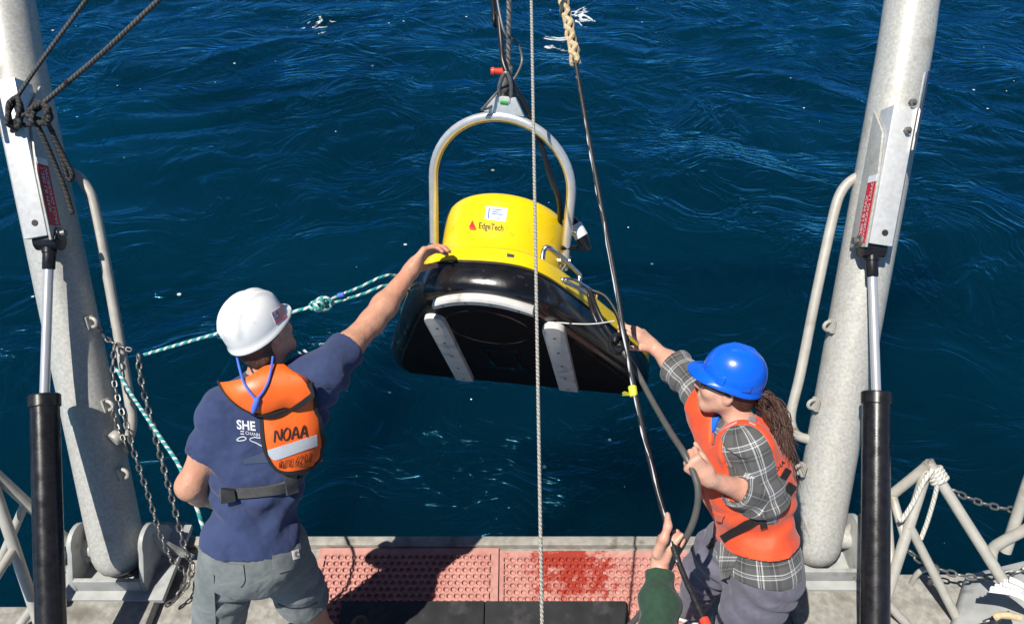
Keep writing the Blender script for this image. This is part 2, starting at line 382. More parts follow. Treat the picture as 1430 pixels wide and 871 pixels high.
M['vest'] = mat('orange_nylon', (.78,.075,.018), .62, 0, .08, 20, .25, 90, (.88,.11,.03), 7, (.5,.75), sheen=.15, fold=.6, fs=9)
M['web'] = mat('black_webbing', (.012,.012,.013), .75, 0, .2, 80, .4, 300)
M['greyweb'] = mat('grey_webbing', (.07,.07,.068), .75, 0, .2, 80, .4, 300)
M['reflect'] = mat('silver_tape', (.55,.57,.60), .35, .2, .05, 40)
M['hatw'] = mat('white_helmet_shell', (.78,.78,.77), .25, 0, .03, 12, .02, 30, (.50,.47,.42), 22, (.64,.8), coat=.25, rvar=.08)
M['hatb'] = mat('blue_helmet_shell', (.004,.115,.72), .3, 0, .06, 12, .04, 40, (.03,.16,.62), 24, (.62,.8), coat=.3, rvar=.08)
M['hair'] = mat('brown_hair', (.055,.022,.013), .6, 0, .5, 70, .6, 160)
M['hair2'] = mat('short_brown_hair', (.085,.042,.024), .6, 0, .4, 120, .8, 260)
M['bluecord'] = mat('blue_cord', (.06,.15,.62), .7)
M['bluetee'] = mat('blue_cotton', (.01,.13,.66), .85, 0, .1, 30, .2, 200)
M['glass'] = mat('dark_lens', (.006,.006,.007), .08, coat=.5)
M['shoe'] = mat('grey_mesh_shoe', (.16,.19,.23), .8, 0, .2, 80, .4, 200)
M['sole'] = mat('pale_sole', (.55,.54,.50), .7)
M['boot'] = mat('brown_boot', (.06,.035,.02), .6)
M['blackrope'] = ropemat('black_braid', (.018,.017,.017), (.05,.048,.046), 2, .02, .4)
M['greyrope'] = ropemat('grey_braid', (.045,.044,.042), (.11,.105,.10), 2, .018, .4)
M['tealrope'] = ropemat('teal_flecked_braid', (.035,.30,.30), (.62,.66,.60), 1, .05, .38)
M['wire'] = ropemat('white_twisted_line', (.46,.44,.39), (.30,.28,.24), 3, .022, .3, bump=1)
M['steelwire'] = ropemat('steel_wire', (.17,.165,.16), (.07,.07,.07), 3, .03, .4, .4)
M['whiterope'] = ropemat('white_cotton_rope', (.62,.60,.54), (.45,.43,.38), 3, .03, .3)
M['cable'] = mat('black_cable_jacket', (.012,.012,.013), .35)
M['greycable'] = mat('grey_cable_jacket', (.085,.084,.078), .45, 0, .15, 30)
M['beige'] = mat('beige_splice_cord', (.55,.42,.25), .8, 0, .25, 60, .5, 200)
M['tape'] = mat('yellow_tape', (.70,.66,.05), .5)
M['gold'] = mat('gold_anodised', (.62,.40,.10), .35, .5)
# ------------------------------------------------------------------ water
def water():
    ys = np.r_[-400, -120, -40, -12, -3, 0, np.geomspace(1.6, 70, 620), np.geomspace(72, 4000, 40)]
    us = np.r_[-60, -15, -5, -2.2, -1.4, np.linspace(-1, 1, 560), 1.4, 2.2, 5, 15, 60]
    Y = ys[:, None] * np.ones_like(us)[None]; X = (np.maximum(Y, 0) * .82 + 3.2) * us[None]
    n = Y.size; x = X.ravel(); y = Y.ravel(); P = np.stack([x, y, 0*x], 1)
    wx = fbm(P * .28, 3) * 1.5; wy = fbm(P * .28 + 31, 5) * 1.5; Z = np.zeros(n); rng = np.random.default_rng(3)
    dist = np.hypot(x, y - 0) + 2
    for k in range(46):
        lam = 3.2 * (0.28 / 3.2) ** (k / 45.); th = R(78) + rng.normal() * .95; kk = 2*math.pi / lam
        amp = .0050 * lam ** .85 * (0.6 + .8 * rng.random()); ph = kk * ((x + wx) * math.cos(th) + (y + wy) * math.sin(th)) + rng.random() * 6.28
        fade = np.clip((lam / (dist * .035)) - .35, 0, 1)
        s = np.sin(ph); Z += amp * fade * (.75 * s + .25 * (1 - 2*np.abs(np.sin(ph/2 + .4))))
    patch = np.clip(.75 + .6 * fbm(P * .13, 11), .25, 1.5); Z *= patch
    Z += .05 * vnoise(P * .25, 9) * np.clip(1.4 - dist / 60, 0, 1)
    P[:, 2] = -1.05 + Z
    ny, nx = Y.shape; i = np.arange(ny - 1)[:, None] * nx + np.arange(nx - 1)[None]
    fs = np.stack([i, i + 1, i + nx + 1, i + nx], -1).reshape(-1, 4)
    m = bpy.data.materials.new('sea_water'); m.use_nodes = True; t = m.node_tree; b = t.nodes['Principled BSDF']
    b.inputs['Roughness'].default_value = .07; b.inputs['IOR'].default_value = 1.333; b.inputs['Specular IOR Level'].default_value = 0.0
    b.inputs['Subsurface Weight'].default_value = 1.0; b.inputs['Subsurface Radius'].default_value = (1.0, 4.5, 5.5); b.inputs['Subsurface Scale'].default_value = 4.0
    tc = t.nodes.new('ShaderNodeTexCoord')
    swn = t.nodes.new('ShaderNodeTexNoise'); swn.inputs['Scale'].default_value = .42; swn.inputs['Detail'].default_value = 2.5; t.links.new(tc.outputs['Object'], swn.inputs['Vector'])
    s1 = t.nodes.new('ShaderNodeVectorMath'); s1.operation = 'SUBTRACT'; t.links.new(swn.outputs['Color'], s1.inputs[0]); s1.inputs[1].default_value = (.5, .5, .5)
    s2 = t.nodes.new('ShaderNodeVectorMath'); s2.operation = 'MULTIPLY'; t.links.new(s1.outputs[0], s2.inputs[0]); s2.inputs[1].default_value = (4.2, 4.2, 0)
    s3 = t.nodes.new('ShaderNodeVectorMath'); s3.operation = 'ADD'; t.links.new(s2.outputs[0], s3.inputs[0]); t.links.new(tc.outputs['Object'], s3.inputs[1])
    def mp(sc, rot=0):
        q = t.nodes.new('ShaderNodeMapping'); q.inputs['Scale'].default_value = sc; q.inputs['Rotation'].default_value = (0, 0, rot); t.links.new(s3.outputs[0], q.inputs['Vector']); return q.outputs[0]
    def ns(sc, vec, dt=3, dis=0, rg=.5):
        q = t.nodes.new('ShaderNodeTexNoise'); q.inputs['Scale'].default_value = sc; q.inputs['Detail'].default_value = dt; q.inputs['Distortion'].default_value = dis; q.inputs['Roughness'].default_value = rg; t.links.new(vec, q.inputs['Vector']); return q.outputs[0]
    def ma(op, x, y):
        q = t.nodes.new('ShaderNodeMath'); q.operation = op
        for k, v in enumerate((x, y)):
            if isinstance(v, (int, float)): q.inputs[k].default_value = v
            else: t.links.new(v, q.inputs[k])
        return q.outputs[0]
    def ramp(v, a, b_, ca=(0,0,0,1), cb=(1,1,1,1)):
        q = t.nodes.new('ShaderNodeValToRGB'); q.color_ramp.elements[0].position = a; q.color_ramp.elements[1].position = b_; q.color_ramp.elements[0].color = ca; q.color_ramp.elements[1].color = cb; t.links.new(v, q.inputs[0]); return q.outputs[0]
    h1 = ns(2.4, mp((.75, 1.15, 1), .25), 3, .5); h2 = ns(7, mp((.75, 1.15, 1), -.2), 3, .6); h3 = ns(21, mp((.8, 1.1, 1), .1), 2, .6)
    calm = ramp(ns(.32, mp((1, 1.4, 1)), 2, .4), .38, .62, (.12,.12,.12,1), (1,1,1,1))
    hh = ma('ADD', ma('MULTIPLY', h1, .62), ma('MULTIPLY', ma('ADD', ma('MULTIPLY', h2, .42), ma('MULTIPLY', h3, .08)), calm))
    bp = t.nodes.new('ShaderNodeBump'); bp.inputs['Strength'].default_value = .8; bp.inputs['Distance'].default_value = .11; t.links.new(hh, bp.inputs['Height']); t.links.new(bp.outputs[0], b.inputs['Normal'])
    deep = ramp(ns(.22, mp((1, 1, 1)), 3, .8), .35, .7, (.0002,.0098,.0185,1), (.0003,.0165,.034,1))
    # bubbles and foam left by the propeller
    vo = t.nodes.new('ShaderNodeTexVoronoi'); vo.inputs['Scale'].default_value = 5.5; vm_ = t.nodes.new('ShaderNodeMapping'); vm_.inputs['Scale'].default_value = (1, 1, 0); t.links.new(tc.outputs['Object'], vm_.inputs['Vector']); t.links.new(vm_.outputs[0], vo.inputs['Vector'])
    rad = ma('MULTIPLY', ma('POWER', ma('FRACT', ma('MULTIPLY', vo.outputs['Color'], 7.31), 0), 6), .12)
    dotm = ma('LESS_THAN', vo.outputs['Distance'], rad)
    trail = ramp(ns(.5, mp((1.3, .5, 1)), 3, 1.0), .52, .60)
    wisp = ma('MULTIPLY', ramp(ns(3.0, mp((.7, 1.5, 1), .3), 5, 2.4, .6), .665, .70), ramp(ns(.42, mp((1.2, .8, 1), .6), 2, .3), .60, .68))
    geo = t.nodes.new('ShaderNodeNewGeometry'); spots = None
    for px_, py_, rx_, ry_ in ((440, 36, .6, .9), (785, 62, .55, 1.2), (815, 20, .4, .8), (425, 492, .35, .22)):
        q = atz(px_, py_, -1.05); sb = t.nodes.new('ShaderNodeVectorMath'); sb.operation = 'SUBTRACT'; t.links.new(geo.outputs['Position'], sb.inputs[0]); sb.inputs[1].default_value = q
        sc_ = t.nodes.new('ShaderNodeVectorMath'); sc_.operation = 'MULTIPLY'; t.links.new(sb.outputs[0], sc_.inputs[0]); sc_.inputs[1].default_value = (1/rx_, 1/ry_, 0)
        ln_ = t.nodes.new('ShaderNodeVectorMath'); ln_.operation = 'LENGTH'; t.links.new(sc_.outputs[0], ln_.inputs[0]); v_ = ma('MAXIMUM', ma('SUBTRACT', 1.0, ln_.outputs['Value']), 0.0)
        spots = v_ if spots is None else ma('MAXIMUM', spots, v_)
    churn = ramp(ma('ADD', ns(2.6, mp((1.0, 1.0, 1), .4), 6, 1.6, .65), ma('MULTIPLY', spots, .22)), .70, .735)
    wisp = ma('MAXIMUM', ma('MULTIPLY', wisp, 0.0), ma('MULTIPLY', churn, ramp(spots, .02, .15)))
    foam = ma('MINIMUM', ma('ADD', ma('MULTIPLY', dotm, trail), ma('MULTIPLY', wisp, .8)), 1.0)
    mx = t.nodes.new('ShaderNodeMix'); mx.data_type = 'RGBA'; t.links.new(foam, mx.inputs[0]); t.links.new(deep, mx.inputs[6]); mx.inputs[7].default_value = (.72,.78,.80,1)
    t.links.new(mx.outputs[2], b.inputs['Base Color']); t.links.new(ma('ADD', ma('MULTIPLY', foam, .5), .07), b.inputs['Roughness'])
    t.links.new(ma('SUBTRACT', 1.0, foam), b.inputs['Subsurface Weight'])
    gl = t.nodes.new('ShaderNodeBsdfGlossy'); gl.inputs['Color'].default_value = (.16, .66, 1.0, 1); gl.inputs['Roughness'].default_value = .07; t.links.new(bp.outputs[0], gl.inputs['Normal'])
    fr = t.nodes.new('ShaderNodeFresnel'); fr.inputs['IOR'].default_value = 1.40; t.links.new(bp.outputs[0], fr.inputs['Normal'])
    ms = t.nodes.new('ShaderNodeMixShader'); t.links.new(ma('MULTIPLY', fr.outputs[0], ma('SUBTRACT', 1.0, foam)), ms.inputs[0]); t.links.new(b.outputs[0], ms.inputs[1]); t.links.new(gl.outputs[0], ms.inputs[2])
    t.links.new(ms.outputs[0], t.nodes['Material Output'].inputs['Surface'])
    o = make('water', P, fs, m); struct(o)
water()
# ------------------------------------------------------------------ stern deck
YE = 2.185
d = MB(); d.bx(-1.66, 1.30, -1.2, YE - .038, -.30, 0.0); deck = struct(d.build('deck', M['deck'], None, True, .006))
d = MB(); d.bx(-1.66, 1.30, YE - .0378, YE + .015, -.32, .03); d.bx(-1.66, 1.30, YE + .0152, YE + .05, -.32, -.03)
struct(d.build('stern_coaming', M['edge'], None, True, .008))
d = MB(); d.bx(-2.20, -1.662, -1.2, YE + .08, -.30, .06); d.bx(-3.0, -2.202, -1.2, atz(40, 846, -.08)[1], -.30, -.08); d.bx(1.302, 1.66, -1.2, YE + .03, -.30, .06); d.bx(1.662, 3.2, -1.2, 1.975, -.30, .05)
struct(d.build('side_deck', M['deck'], None, True, .01))
d = MB(); d.bx(-2.15, 1.6, -1.2, YE - .1, -1.6, -.302); d.bx(-2.95, -2.151, -1.2, 1.6, -1.6, -.302); d.bx(1.601, 3.1, -1.2, 1.85, -1.6, -.302); struct(d.build('hull', M['gunwale'], None, False))
# perforated rubber mats
def mat_red():
    m = mat('faded_red_rubber', (.50,.25,.21), .8, 0, .16, 25, .3, 140, (.43,.19,.16), 9, (.45,.7)); t = m.node_tree; b = t.nodes['Principled BSDF']
    src = b.inputs['Base Color'].links[0].from_socket; geo = t.nodes.new('ShaderNodeNewGeometry')
    w0 = atz(800, 790, 0)
    dn = t.nodes.new('ShaderNodeVectorMath'); dn.operation = 'SUBTRACT'; t.links.new(geo.outputs['Position'], dn.inputs[0]); dn.inputs[1].default_value = w0
    sc = t.nodes.new('ShaderNodeVectorMath'); sc.operation = 'MULTIPLY'; t.links.new(dn.outputs[0], sc.inputs[0]); sc.inputs[1].default_value = (1/.30, 1/.30, 0)
    ln = t.nodes.new('ShaderNodeVectorMath'); ln.operation = 'LENGTH'; t.links.new(sc.outputs[0], ln.inputs[0])
    no = t.nodes.new('ShaderNodeTexNoise'); no.inputs['Scale'].default_value = 20; no.inputs['Detail'].default_value = 6; no.inputs['Roughness'].default_value = .65; t.links.new(geo.outputs['Position'], no.inputs['Vector'])
    a = t.nodes.new('ShaderNodeMath'); a.operation = 'MULTIPLY_ADD'; t.links.new(ln.outputs['Value'], a.inputs[0]); a.inputs[1].default_value = -.34; t.links.new(no.outputs[0], a.inputs[2])
    rp = t.nodes.new('ShaderNodeValToRGB'); rp.color_ramp.elements[0].position = .24; rp.color_ramp.elements[1].position = .37; t.links.new(a.outputs[0], rp.inputs[0])
    mx = t.nodes.new('ShaderNodeMix'); mx.data_type = 'RGBA'; t.links.new(rp.outputs[0], mx.inputs[0]); t.links.new(src, mx.inputs[6]); mx.inputs[7].default_value = (.34,.045,.030,1)
    t.links.new(mx.outputs[2], b.inputs['Base Color'])
    mr = t.nodes.new('ShaderNodeMapRange'); mr.inputs[3].default_value = .8; mr.inputs[4].default_value = .3; t.links.new(rp.outputs[0], mr.inputs[0]); t.links.new(mr.outputs[0], b.inputs['Roughness'])
    return m
M['mat'] = mat_red()
def hole_mat(x0, x1, y1, label, z=.014):
    mb = MB(); p = .0345; nx = int((x1 - x0 - .04) / p); ny = 30; bx0 = (x1 - x0 - nx * p) / 2; by = .035; S = 12
    ang = [2*math.pi*(k + .5) / S for k in range(S)]
    for i in range(ny):
        for j in range(nx):
            cx = x0 + bx0 + (j + .5) * p + (p*.25 if i % 2 else -p*.25); cy = y1 - by - (i + .5) * p; sh = (p * .25) * (1 if i % 2 else -1)
            o = []
            for a in ang:
                c, s_ = math.cos(a), math.sin(a); q = (p/2) / max(abs(c), abs(s_)); o.append((cx + c*q, cy + s_*q, z))
            rings = [o] + [[(cx + sh*.0 + r*math.cos(a), cy + r*math.sin(a), zz) for a in ang] for r, zz in ((.0162, z), (.0152, z+.0035), (.0134, z+.0035), (.0126, z-.001), (.0122, z-.012))]
            vs = [q for r_ in rings for q in r_]
            mb.add(vs, [(r_*S+k, r_*S+(k+1) % S, (r_+1)*S+(k+1) % S, (r_+1)*S+k) for r_ in range(5) for k in range(S)])
    y0 = y1 - by - ny * p
    xa, xb = x0 + bx0, x1 - bx0
    mb.add([(x0,y0,.0022),(x1,y0,.0022),(x1,y1,.0022),(x0,y1,.0022)], [(0,1,2,3)])
    for (a, b_, c, d_) in ((x0, xa, y0, y1), (xb, x1, y0, y1), (xa, xb, y1 - by, y1)):
        mb.add([(a,c,z+.0006),(b_,c,z+.0006),(b_,d_,z+.0006),(a,d_,z+.0006)], [(0,1,2,3)])
    for (a, b_) in (((x0,y1),(x1,y1)), ((x0,y0),(x0,y1)), ((x1,y0),(x1,y1))):
        mb.add([(*a,z),(*b_,z),(*b_,.001),(*a,.001)], [(0,1,2,3)])
    o = mb.build('rubber_mat', M['mat'], None, True, 0, 35, False); tag(o, label, 'mat', 'perforated red mats at the stern')
hole_mat(-.962, -.067, YE - .045, 'red perforated rubber mat on the left, dark with the man\'s shadow')
hole_mat(-.061, .878, YE - .060, 'red perforated rubber mat on the right with a dark wet stain')
def blackmat(xa, xb, label):
    y = atz(600, 838, .045)[1]
    mb = MB(); mb.bx(xa, xb, .9, y, .020, .045); tag(mb.build('black_mat', M['rubber'], None, True, .006), label, 'mat', 'black mats on the deck')
x1 = atz(478, 838, .045)[0]; x2 = atz(677, 838, .045)[0]; x3 = atz(874, 838, .045)[0]
blackmat(x1, x2 - .002, 'black rubber mat lying on the left red mat, partly in shadow'); blackmat(x2 + .002, x3, 'black rubber mat lying on the right red mat')
# ------------------------------------------------------------------ A-frame over the stern
LB = [atz(165, 765, .17), atz(1139, 752, .17)]; LT = [at(5, 0, 3.40), at(1276, 0, 3.40)]
RL = .118
af = thing('a_frame', (LB[0] + LB[1]) / 2 * V(1, 1, 0) + V(0, 0, .06), 'grey galvanised steel lifting frame leaning out over the stern', 'lifting frame')
tops = []; legs = []
for k in (0, 1):
    a, b_ = LB[k], LT[k]; D_ = unit(b_ - a); top = V(b_[0]*1.06, 3.75, 4.6); tops.append(top)
    mb = MB(); pts = [a - D_*.12, a - D_*.10, a - D_*.06, a - D_*.02] + curve([a + (b_ - a) * t for t in (.02, .3, .6, .9, 1.08)] + [b_*.5 + top*.5 + V(0,.12,0), top], 4)
    mb.tube(pts, [.05, .085, .108] + [RL]*(len(pts)-3), 32); L = mb.build('leg', M['galv'], af); legs.append(L)
    w_ = MB(); w_.lathe(a + V(-.17,0,0), (1,0,0), [(.045,0),(.045,.34)], 20); w_.build('pivot_pin', M['galv'], L)
tube('crossbeam', [tops[0] + V(-.1,0,0), tops[1] + V(.1,0,0)], .12, M['galv'], af, 28)
def legpoint(k, py):                               # point on the axis of leg k seen at image height py
    a, b_ = LB[k], LT[k]; lo, hi = 0., 1.3
    for _ in range(40):
        m = (lo + hi) / 2; p = a + (b_ - a) * m; q = p - CAM; yy = 435.5 - FPX * q.dot(UP) / q.dot(FW)
        if yy > py: lo = m
        else: hi = m
    return a + (b_ - a) * lo
# grab rails, channel brackets, stickers, pad eyes
for k, rp in ((0, [(86,243),(104,243),(119,258),(131,285),(148,370),(165,465),(181,560),(184,590),(180,610),(168,626)]), (1, [(1205,247),(1192,250),(1176,266),(1164,300),(1140,410),(1118,520),(1105,575),(1106,596),(1114,608),(1128,613)])):
    pts = []
    for i, (x, y) in enumerate(rp):
        ax_ = legpoint(k, y); dd = (ax_ - CAM).dot(FW); pts.append(at(x, y, dd + (.02 if i not in (0, len(rp)-1) else .02)))
    tube('grab_rail', pts, .0235, M['rail'], legs[k], 12, n=6)
def orient(k, py0, py1, off, side):
    a, b_ = legpoint(k, py1), legpoint(k, py0); D_ = unit(b_ - a); F_ = unit(-FW - D_ * (-FW).dot(D_)); S_ = np.cross(D_, F_); 
    if S_[0] < 0: S_ = -S_
    return a, b_, D_, F_, S_
brk = []
for k, (y0, y1, sx) in enumerate(((132, 338, .06), (165, 346, -.055))):
    a, b_, D_, F_, S_ = orient(k, y0, y1, 0, 1); sg = 1 if k == 0 else -1
    ctr = (a + b_) / 2 + F_ * (RL + .05) + S_ * sx; hl = np.linalg.norm(b_ - a) / 2
    mb = MB(); mb.box(ctr, S_ * .052, F_ * .062, D_ * hl); ch = mb.build('channel_bracket', M['alu'], legs[k], True, .006)
    # flange with the red working-load sticker on its inboard face
    fl = MB(); q = ctr + S_ * sg * .0545; fl.prism([q - D_*hl*1.06 + F_*.06, q - D_*hl*1.06 - F_*.10, q + D_*hl*1.0 - F_*.10, q + D_*hl*.62 + F_*.02, q - D_*hl*.2 + F_*.06], S_ * sg * .010)
    fl.build('flange', M['galv'], legs[k], True, .002)
    sk = MB(); c2 = q + S_ * sg * .0115 - D_ * hl * (.48 if k == 0 else .55) + F_ * .012; sk.box(c2, D_ * .135, F_ * .038, S_ * .001); st = sk.build('load_sticker', M['red'], legs[k], False)
    sk = MB(); sk.box(c2 + D_ * .15, D_ * .0145, F_ * .038, S_ * .001); sk.build('sticker_end', M['paper'], legs[k], False)
    for ln, tx in enumerate(('1,280 LB MAX', 'WORKING LOAD')):
        if k == 0: o_ = c2 + S_*.0016 + D_*.125 + F_*(.006 - .03*ln); u_, v_ = -D_*.034, F_*.03
        else: o_ = c2 - S_*.0016 - D_*.125 + F_*(-.022 + .03*ln - .0) ; o_ = c2 - S_*.0016 - D_*.125 + F_*(.006 - .03*ln) * -1; u_, v_ = D_*.034, -F_*.03
        textw('sticker_text', tx, o_, u_, v_, M['wtext'], st)
    bo = MB(); bo.lathe(q + S_*sg*.009 - D_*hl*.98 - F_*.0, S_*sg, [(.03,0),(.03,.012),(.016,.014),(.016,.034)], 14); bo.build('pin_bolt', M['chain'], legs[k])
    ho = MB(); ho.lathe(ctr + F_*.0622 - D_*hl*.82 + S_*(.01 if k == 0 else .008), F_, [(.014,0),(.014,.002)], 16); ho.build('bolt_hole', M['ink'], legs[k])
    brk.append((ctr, D_, F_, S_, hl))
# cleat bars on top of the brackets
ctr, D_, F_, S_, hl = brk[0]; cl = ctr + D_*hl*.72 + F_*.062 - S_*.045
tube('cleat_bar', [cl + F_*.03 - D_*.15, cl + F_*.03 + D_*.15], .010, M['steel'], legs[0], 12)
ctr, D_, F_, S_, hl = brk[1]; cl = ctr + D_*hl*.85 + F_*.035 + S_*.060
mb = MB(); mb.box(cl + F_*.03 + D_*.03, S_*.006, F_*.016, D_*.17); mb.build('cleat_bar', M['steel'], legs[1], True, .003)
for q in (-.02, .10): mb = MB(); mb.lathe(ctr + D_*(hl*.72+q) + S_*.02 + F_*.062, F_, [(.016,0),(.016,.02),(.008,.021),(.008,.032)], 6); mb.build('hex_bolt', M['chain'], legs[1], True)
def padeye(px, py, k):
    c = legpoint(k, py); dd = (c - CAM).dot(FW); p = at(px, py, dd - .05); s_ = unit(p - c); s_ = unit(s_ - D_*0)
    c2 = p; mb = MB(); ax_ = unit(np.cross(s_, V(0,.35,.9)))
    mb.box(c2 - s_*.012, s_*.008, unit(np.cross(s_, ax_))*.03, ax_*.02)
    mb.tube([c2 + s_*(.03*math.sin(t)) + unit(np.cross(s_, ax_))*(.022*math.cos(t)) for t in np.linspace(0, math.pi, 9)], .0085, 8)
    mb.build('pad_eye', M['rail'], legs[k], True); return p + s_ * .028
PE = [padeye(128, 450, 0), padeye(151, 566, 0), padeye(172, 661, 0)]
for x, y in ((1158, 455), (1136, 564), (1117, 655)): padeye(x, y, 1)
# ------------------------------------------------------------------ pivot brackets
def pivot(k, label):
    b_ = LB[k]; z0 = .06; r_ = thing('pivot_bracket', (b_[0], b_[1], z0), label, 'bracket', 'pivot brackets of the lifting frame')
    for s_ in (-1, 1):
        x = b_[0] + s_ * .165; prof = [(-.17, z0), (.17, z0), (.15, .14)] + [(.085*math.cos(t), b_[2] + .06 + .085*math.sin(t)) for t in np.linspace(.2, math.pi - .2, 9)] + [(-.16, .14)]
        mb = MB(); mb.prism([V(x - .011, b_[1] + p, q) for p, q in prof], V(.022, 0, 0)); mb.build('cheek_plate', M['gunwale'], r_, True, .003)
        g = MB(); g.prism([V(x + s_*.0115, b_[1] + .02, z0), V(x + s_*.16, b_[1] + .02, z0), V(x + s_*.0115, b_[1] + .02, b_[2] + .07)], V(0, .014, 0)); g.build('gusset', M['gunwale'], r_, False)
    mb = MB(); mb.bx(b_[0] - .152, b_[0] + .152, b_[1] - .165, b_[1] - .145, z0, .15); mb.build('front_plate', M['gunwale'], r_, True, .003)
    mb = MB(); mb.bx(b_[0] - .26, b_[0] + .26, b_[1] - .21, b_[1] + .2, .045, .0745); mb.build('base_plate', M['gunwale'], r_, True, .004)
pivot(0, 'grey steel pivot bracket at the foot of the left frame leg beside the chain'); pivot(1, 'grey steel pivot bracket at the foot of the right frame leg behind the woman')
# ------------------------------------------------------------------ hydraulic rams
def ram(k, eye, gland, low, label):
    D_ = unit(eye - gland); base = low + (low - gland) * ((low[2] - .10) / (gland[2] - low[2])) if gland[2] > low[2] else low
    r_ = thing('hydraulic_ram', (base[0], base[1], .06), label, 'hydraulic ram', 'hydraulic rams of the lifting frame')
    D2 = unit(gland - base); Lb = np.linalg.norm(gland - base)
    mb = MB(); mb.lathe(base, D2, [(.045,0),(.057,.01),(.057,Lb-.1),(.0575,Lb-.0)], 32); b_ = mb.build('barrel', M['barrel'], r_, True, 0, 30)
    mb = MB(); mb.lathe(gland - D2*.04, D2, [(.060,0),(.0635,.004),(.0635,.05),(.060,.055),(.03,.058)], 32); mb.build('gland_cap', M['barrel'], b_, True, 0, 30)
    mb = MB(); mb.lathe(gland, unit(eye - gland), [(.0195,0),(.0195,np.linalg.norm(eye - gland))], 24); mb.build('piston_rod', M['chrome'], r_)
    mb = MB(); mb.lathe(eye - D_*.13, D_, [(.023,0),(.026,.006),(.026,.07),(.03,.075),(.03,.11)], 20); mb.lathe(eye - V(.05,0,0), (1,0,0), [(.045,0),(.045,.1)], 24); mb.build('rod_eye', M['barrel'], r_, True, 0, 35)
    mb = MB(); mb.bx(base[0]-.09, base[0]+.09, base[1]-.08, base[1]+.08, .0605, .085); mb.bx(base[0]-.07, base[0]-.055, base[1]-.05, base[1]+.05, .0855, .2); mb.bx(base[0]+.055, base[0]+.07, base[1]-.05, base[1]+.05, .0855, .2); mb.build('foot_bracket', M['gunwale'], r_, True, .003)
ctr, D_, F_, S_, hl = brk[0]; e0 = ctr - D_ * (hl + .015) + F_ * .0 + S_*.02
ctr, D_, F_, S_, hl = brk[1]; e1 = ctr - D_ * (hl + .015) + F_ * .0 - S_*.01
ram(0, e0, at(62, 556, 3.22), at(71, 871, 3.02), 'black hydraulic ram with chrome rod under the left frame leg'); ram(1, e1, at(1224, 552, 3.24), at(1222, 871, 3.04), 'black hydraulic ram with chrome rod under the right frame leg')
# ------------------------------------------------------------------ railings
RT = .0235
lr = thing('railing', atz(40, 860, .06), 'weathered grey tube railing at the left edge behind the hydraulic ram', 'railing')
A0, A1 = at(-60, 612, 3.10), atz(123, 781, .12)
def on(p, q, x):                                    # point of segment p-q seen at image x
    a, b_ = 0., 1.
    f = lambda t: 715 + FPX * ((p + (q-p)*t) - CAM)[0] / ((p + (q-p)*t) - CAM).dot(FW)
    for _ in range(40):
        m = (a + b_)/2
        if (f(m) < x) == (f(1) > f(0)): a = m
        else: b_ = m
    return p + (q-p)*a
tube('top_rail', [A0, A1], RT, M['rail'], lr, 14)
B0, B1 = on(A0, A1, -18), atz(60, 885, .06); tube('post', [B0, B1], RT, M['rail'], lr, 14)
tube('brace', [on(A0, A1, 36), at(-12, 812, 3.36)], RT*.8, M['rail'], lr, 12)
tube('brace', [on(B0, B1, 47), atz(18, 885, .06)], RT*.8, M['rail'], lr, 12); tube('brace', [on(B0, B1, 20), at(-20, 828, 3.09)], RT*.8, M['rail'], lr, 12)
tube('post', [on(A0, A1, 62), atz(56, 800, .08)], RT*.8, M['rail'], lr, 12)
rr = thing('railing', atz(1290, 860, .05), 'weathered grey tube railing on the right with white rope tied at its peak', 'railing')
AP = at(1298, 648, 3.27); AL = atz(1163, 757, .10); AR = at(1412, 828, 3.16); CB = atz(1222, 882, .05)
tube('top_rail', [AL, AL + (AP-AL)*.92, AP, AP + (AR-AP)*.06, AR], RT, M['rail'], rr, 14, n=3)
tube('post', [AP - V(0,0,.02), CB], RT, M['rail'], rr, 14)
c_ = on(CB, AP, 1270); tube('brace', [c_, atz(1345, 880, .05)], RT*.85, M['rail'], rr, 12)
tube('brace', [on(AL, AP, 1246), on(CB, AP, 1264)], RT*.8, M['rail'], rr, 12)
tube('brace', [on(CB, AP, 1236), atz(1277, 882, .05)], RT*.85, M['rail'], rr, 12); tube('brace', [on(AL, AP, 1238), on(CB, AP, 1246)], RT*.8, M['rail'], rr, 12)
r2 = thing('railing', atz(1404, 780, .05), 'bent grey tube rail end at the right picture edge', 'railing')
g0 = at(1386, 768, 3.30); tube('rail_tube', [at(1384, 782, 3.3), g0, at(1396, 758, 3.28), at(1440, 735, 3.2), at(1480, 712, 3.12)], RT, M['rail'], r2, 14, n=5)
tube('post', [at(1404, 770, 3.3), at(1436, 672, 3.2), at(1450, 640, 3.16)], RT, M['rail'], r2, 14)
# hatch box and pad eye on the right side deck
hb = MB(); c_ = [atz(1352, 800, .12), atz(1440, 778, .30), atz(1470, 900, .30), atz(1322, 900, .12)]
hb.prism([V(*(p[:2]), .0505) for p in c_], V(0,0,.10)); 
vv = np.array(hb.v); 
for i, p in enumerate(c_): vv[4+i, 2] = p[2]
hb.v = [tuple(p) for p in vv]; tag(hb.build('deck_box', M['gunwale'], None, True, .02), 'sloping light grey deck box at the right edge behind the railing', 'deck box')
u0, u1 = atz(1272, 815, .05), atz(1298, 815, .05); ub = MB(); h_ = V(0,0,.11)
ub.tube(curve([u0, u0 + h_*.8, u0 + h_*1.15 + (u1-u0)*.25, u0 + h_*1.15 + (u1-u0)*.75, u1 + h_*.8, u1], 6), .013, 12)
tag(ub.build('tie_down_loop', M['rail'], None), 'grey U-shaped tie-down loop on the side deck inside the right railing', 'tie-down')
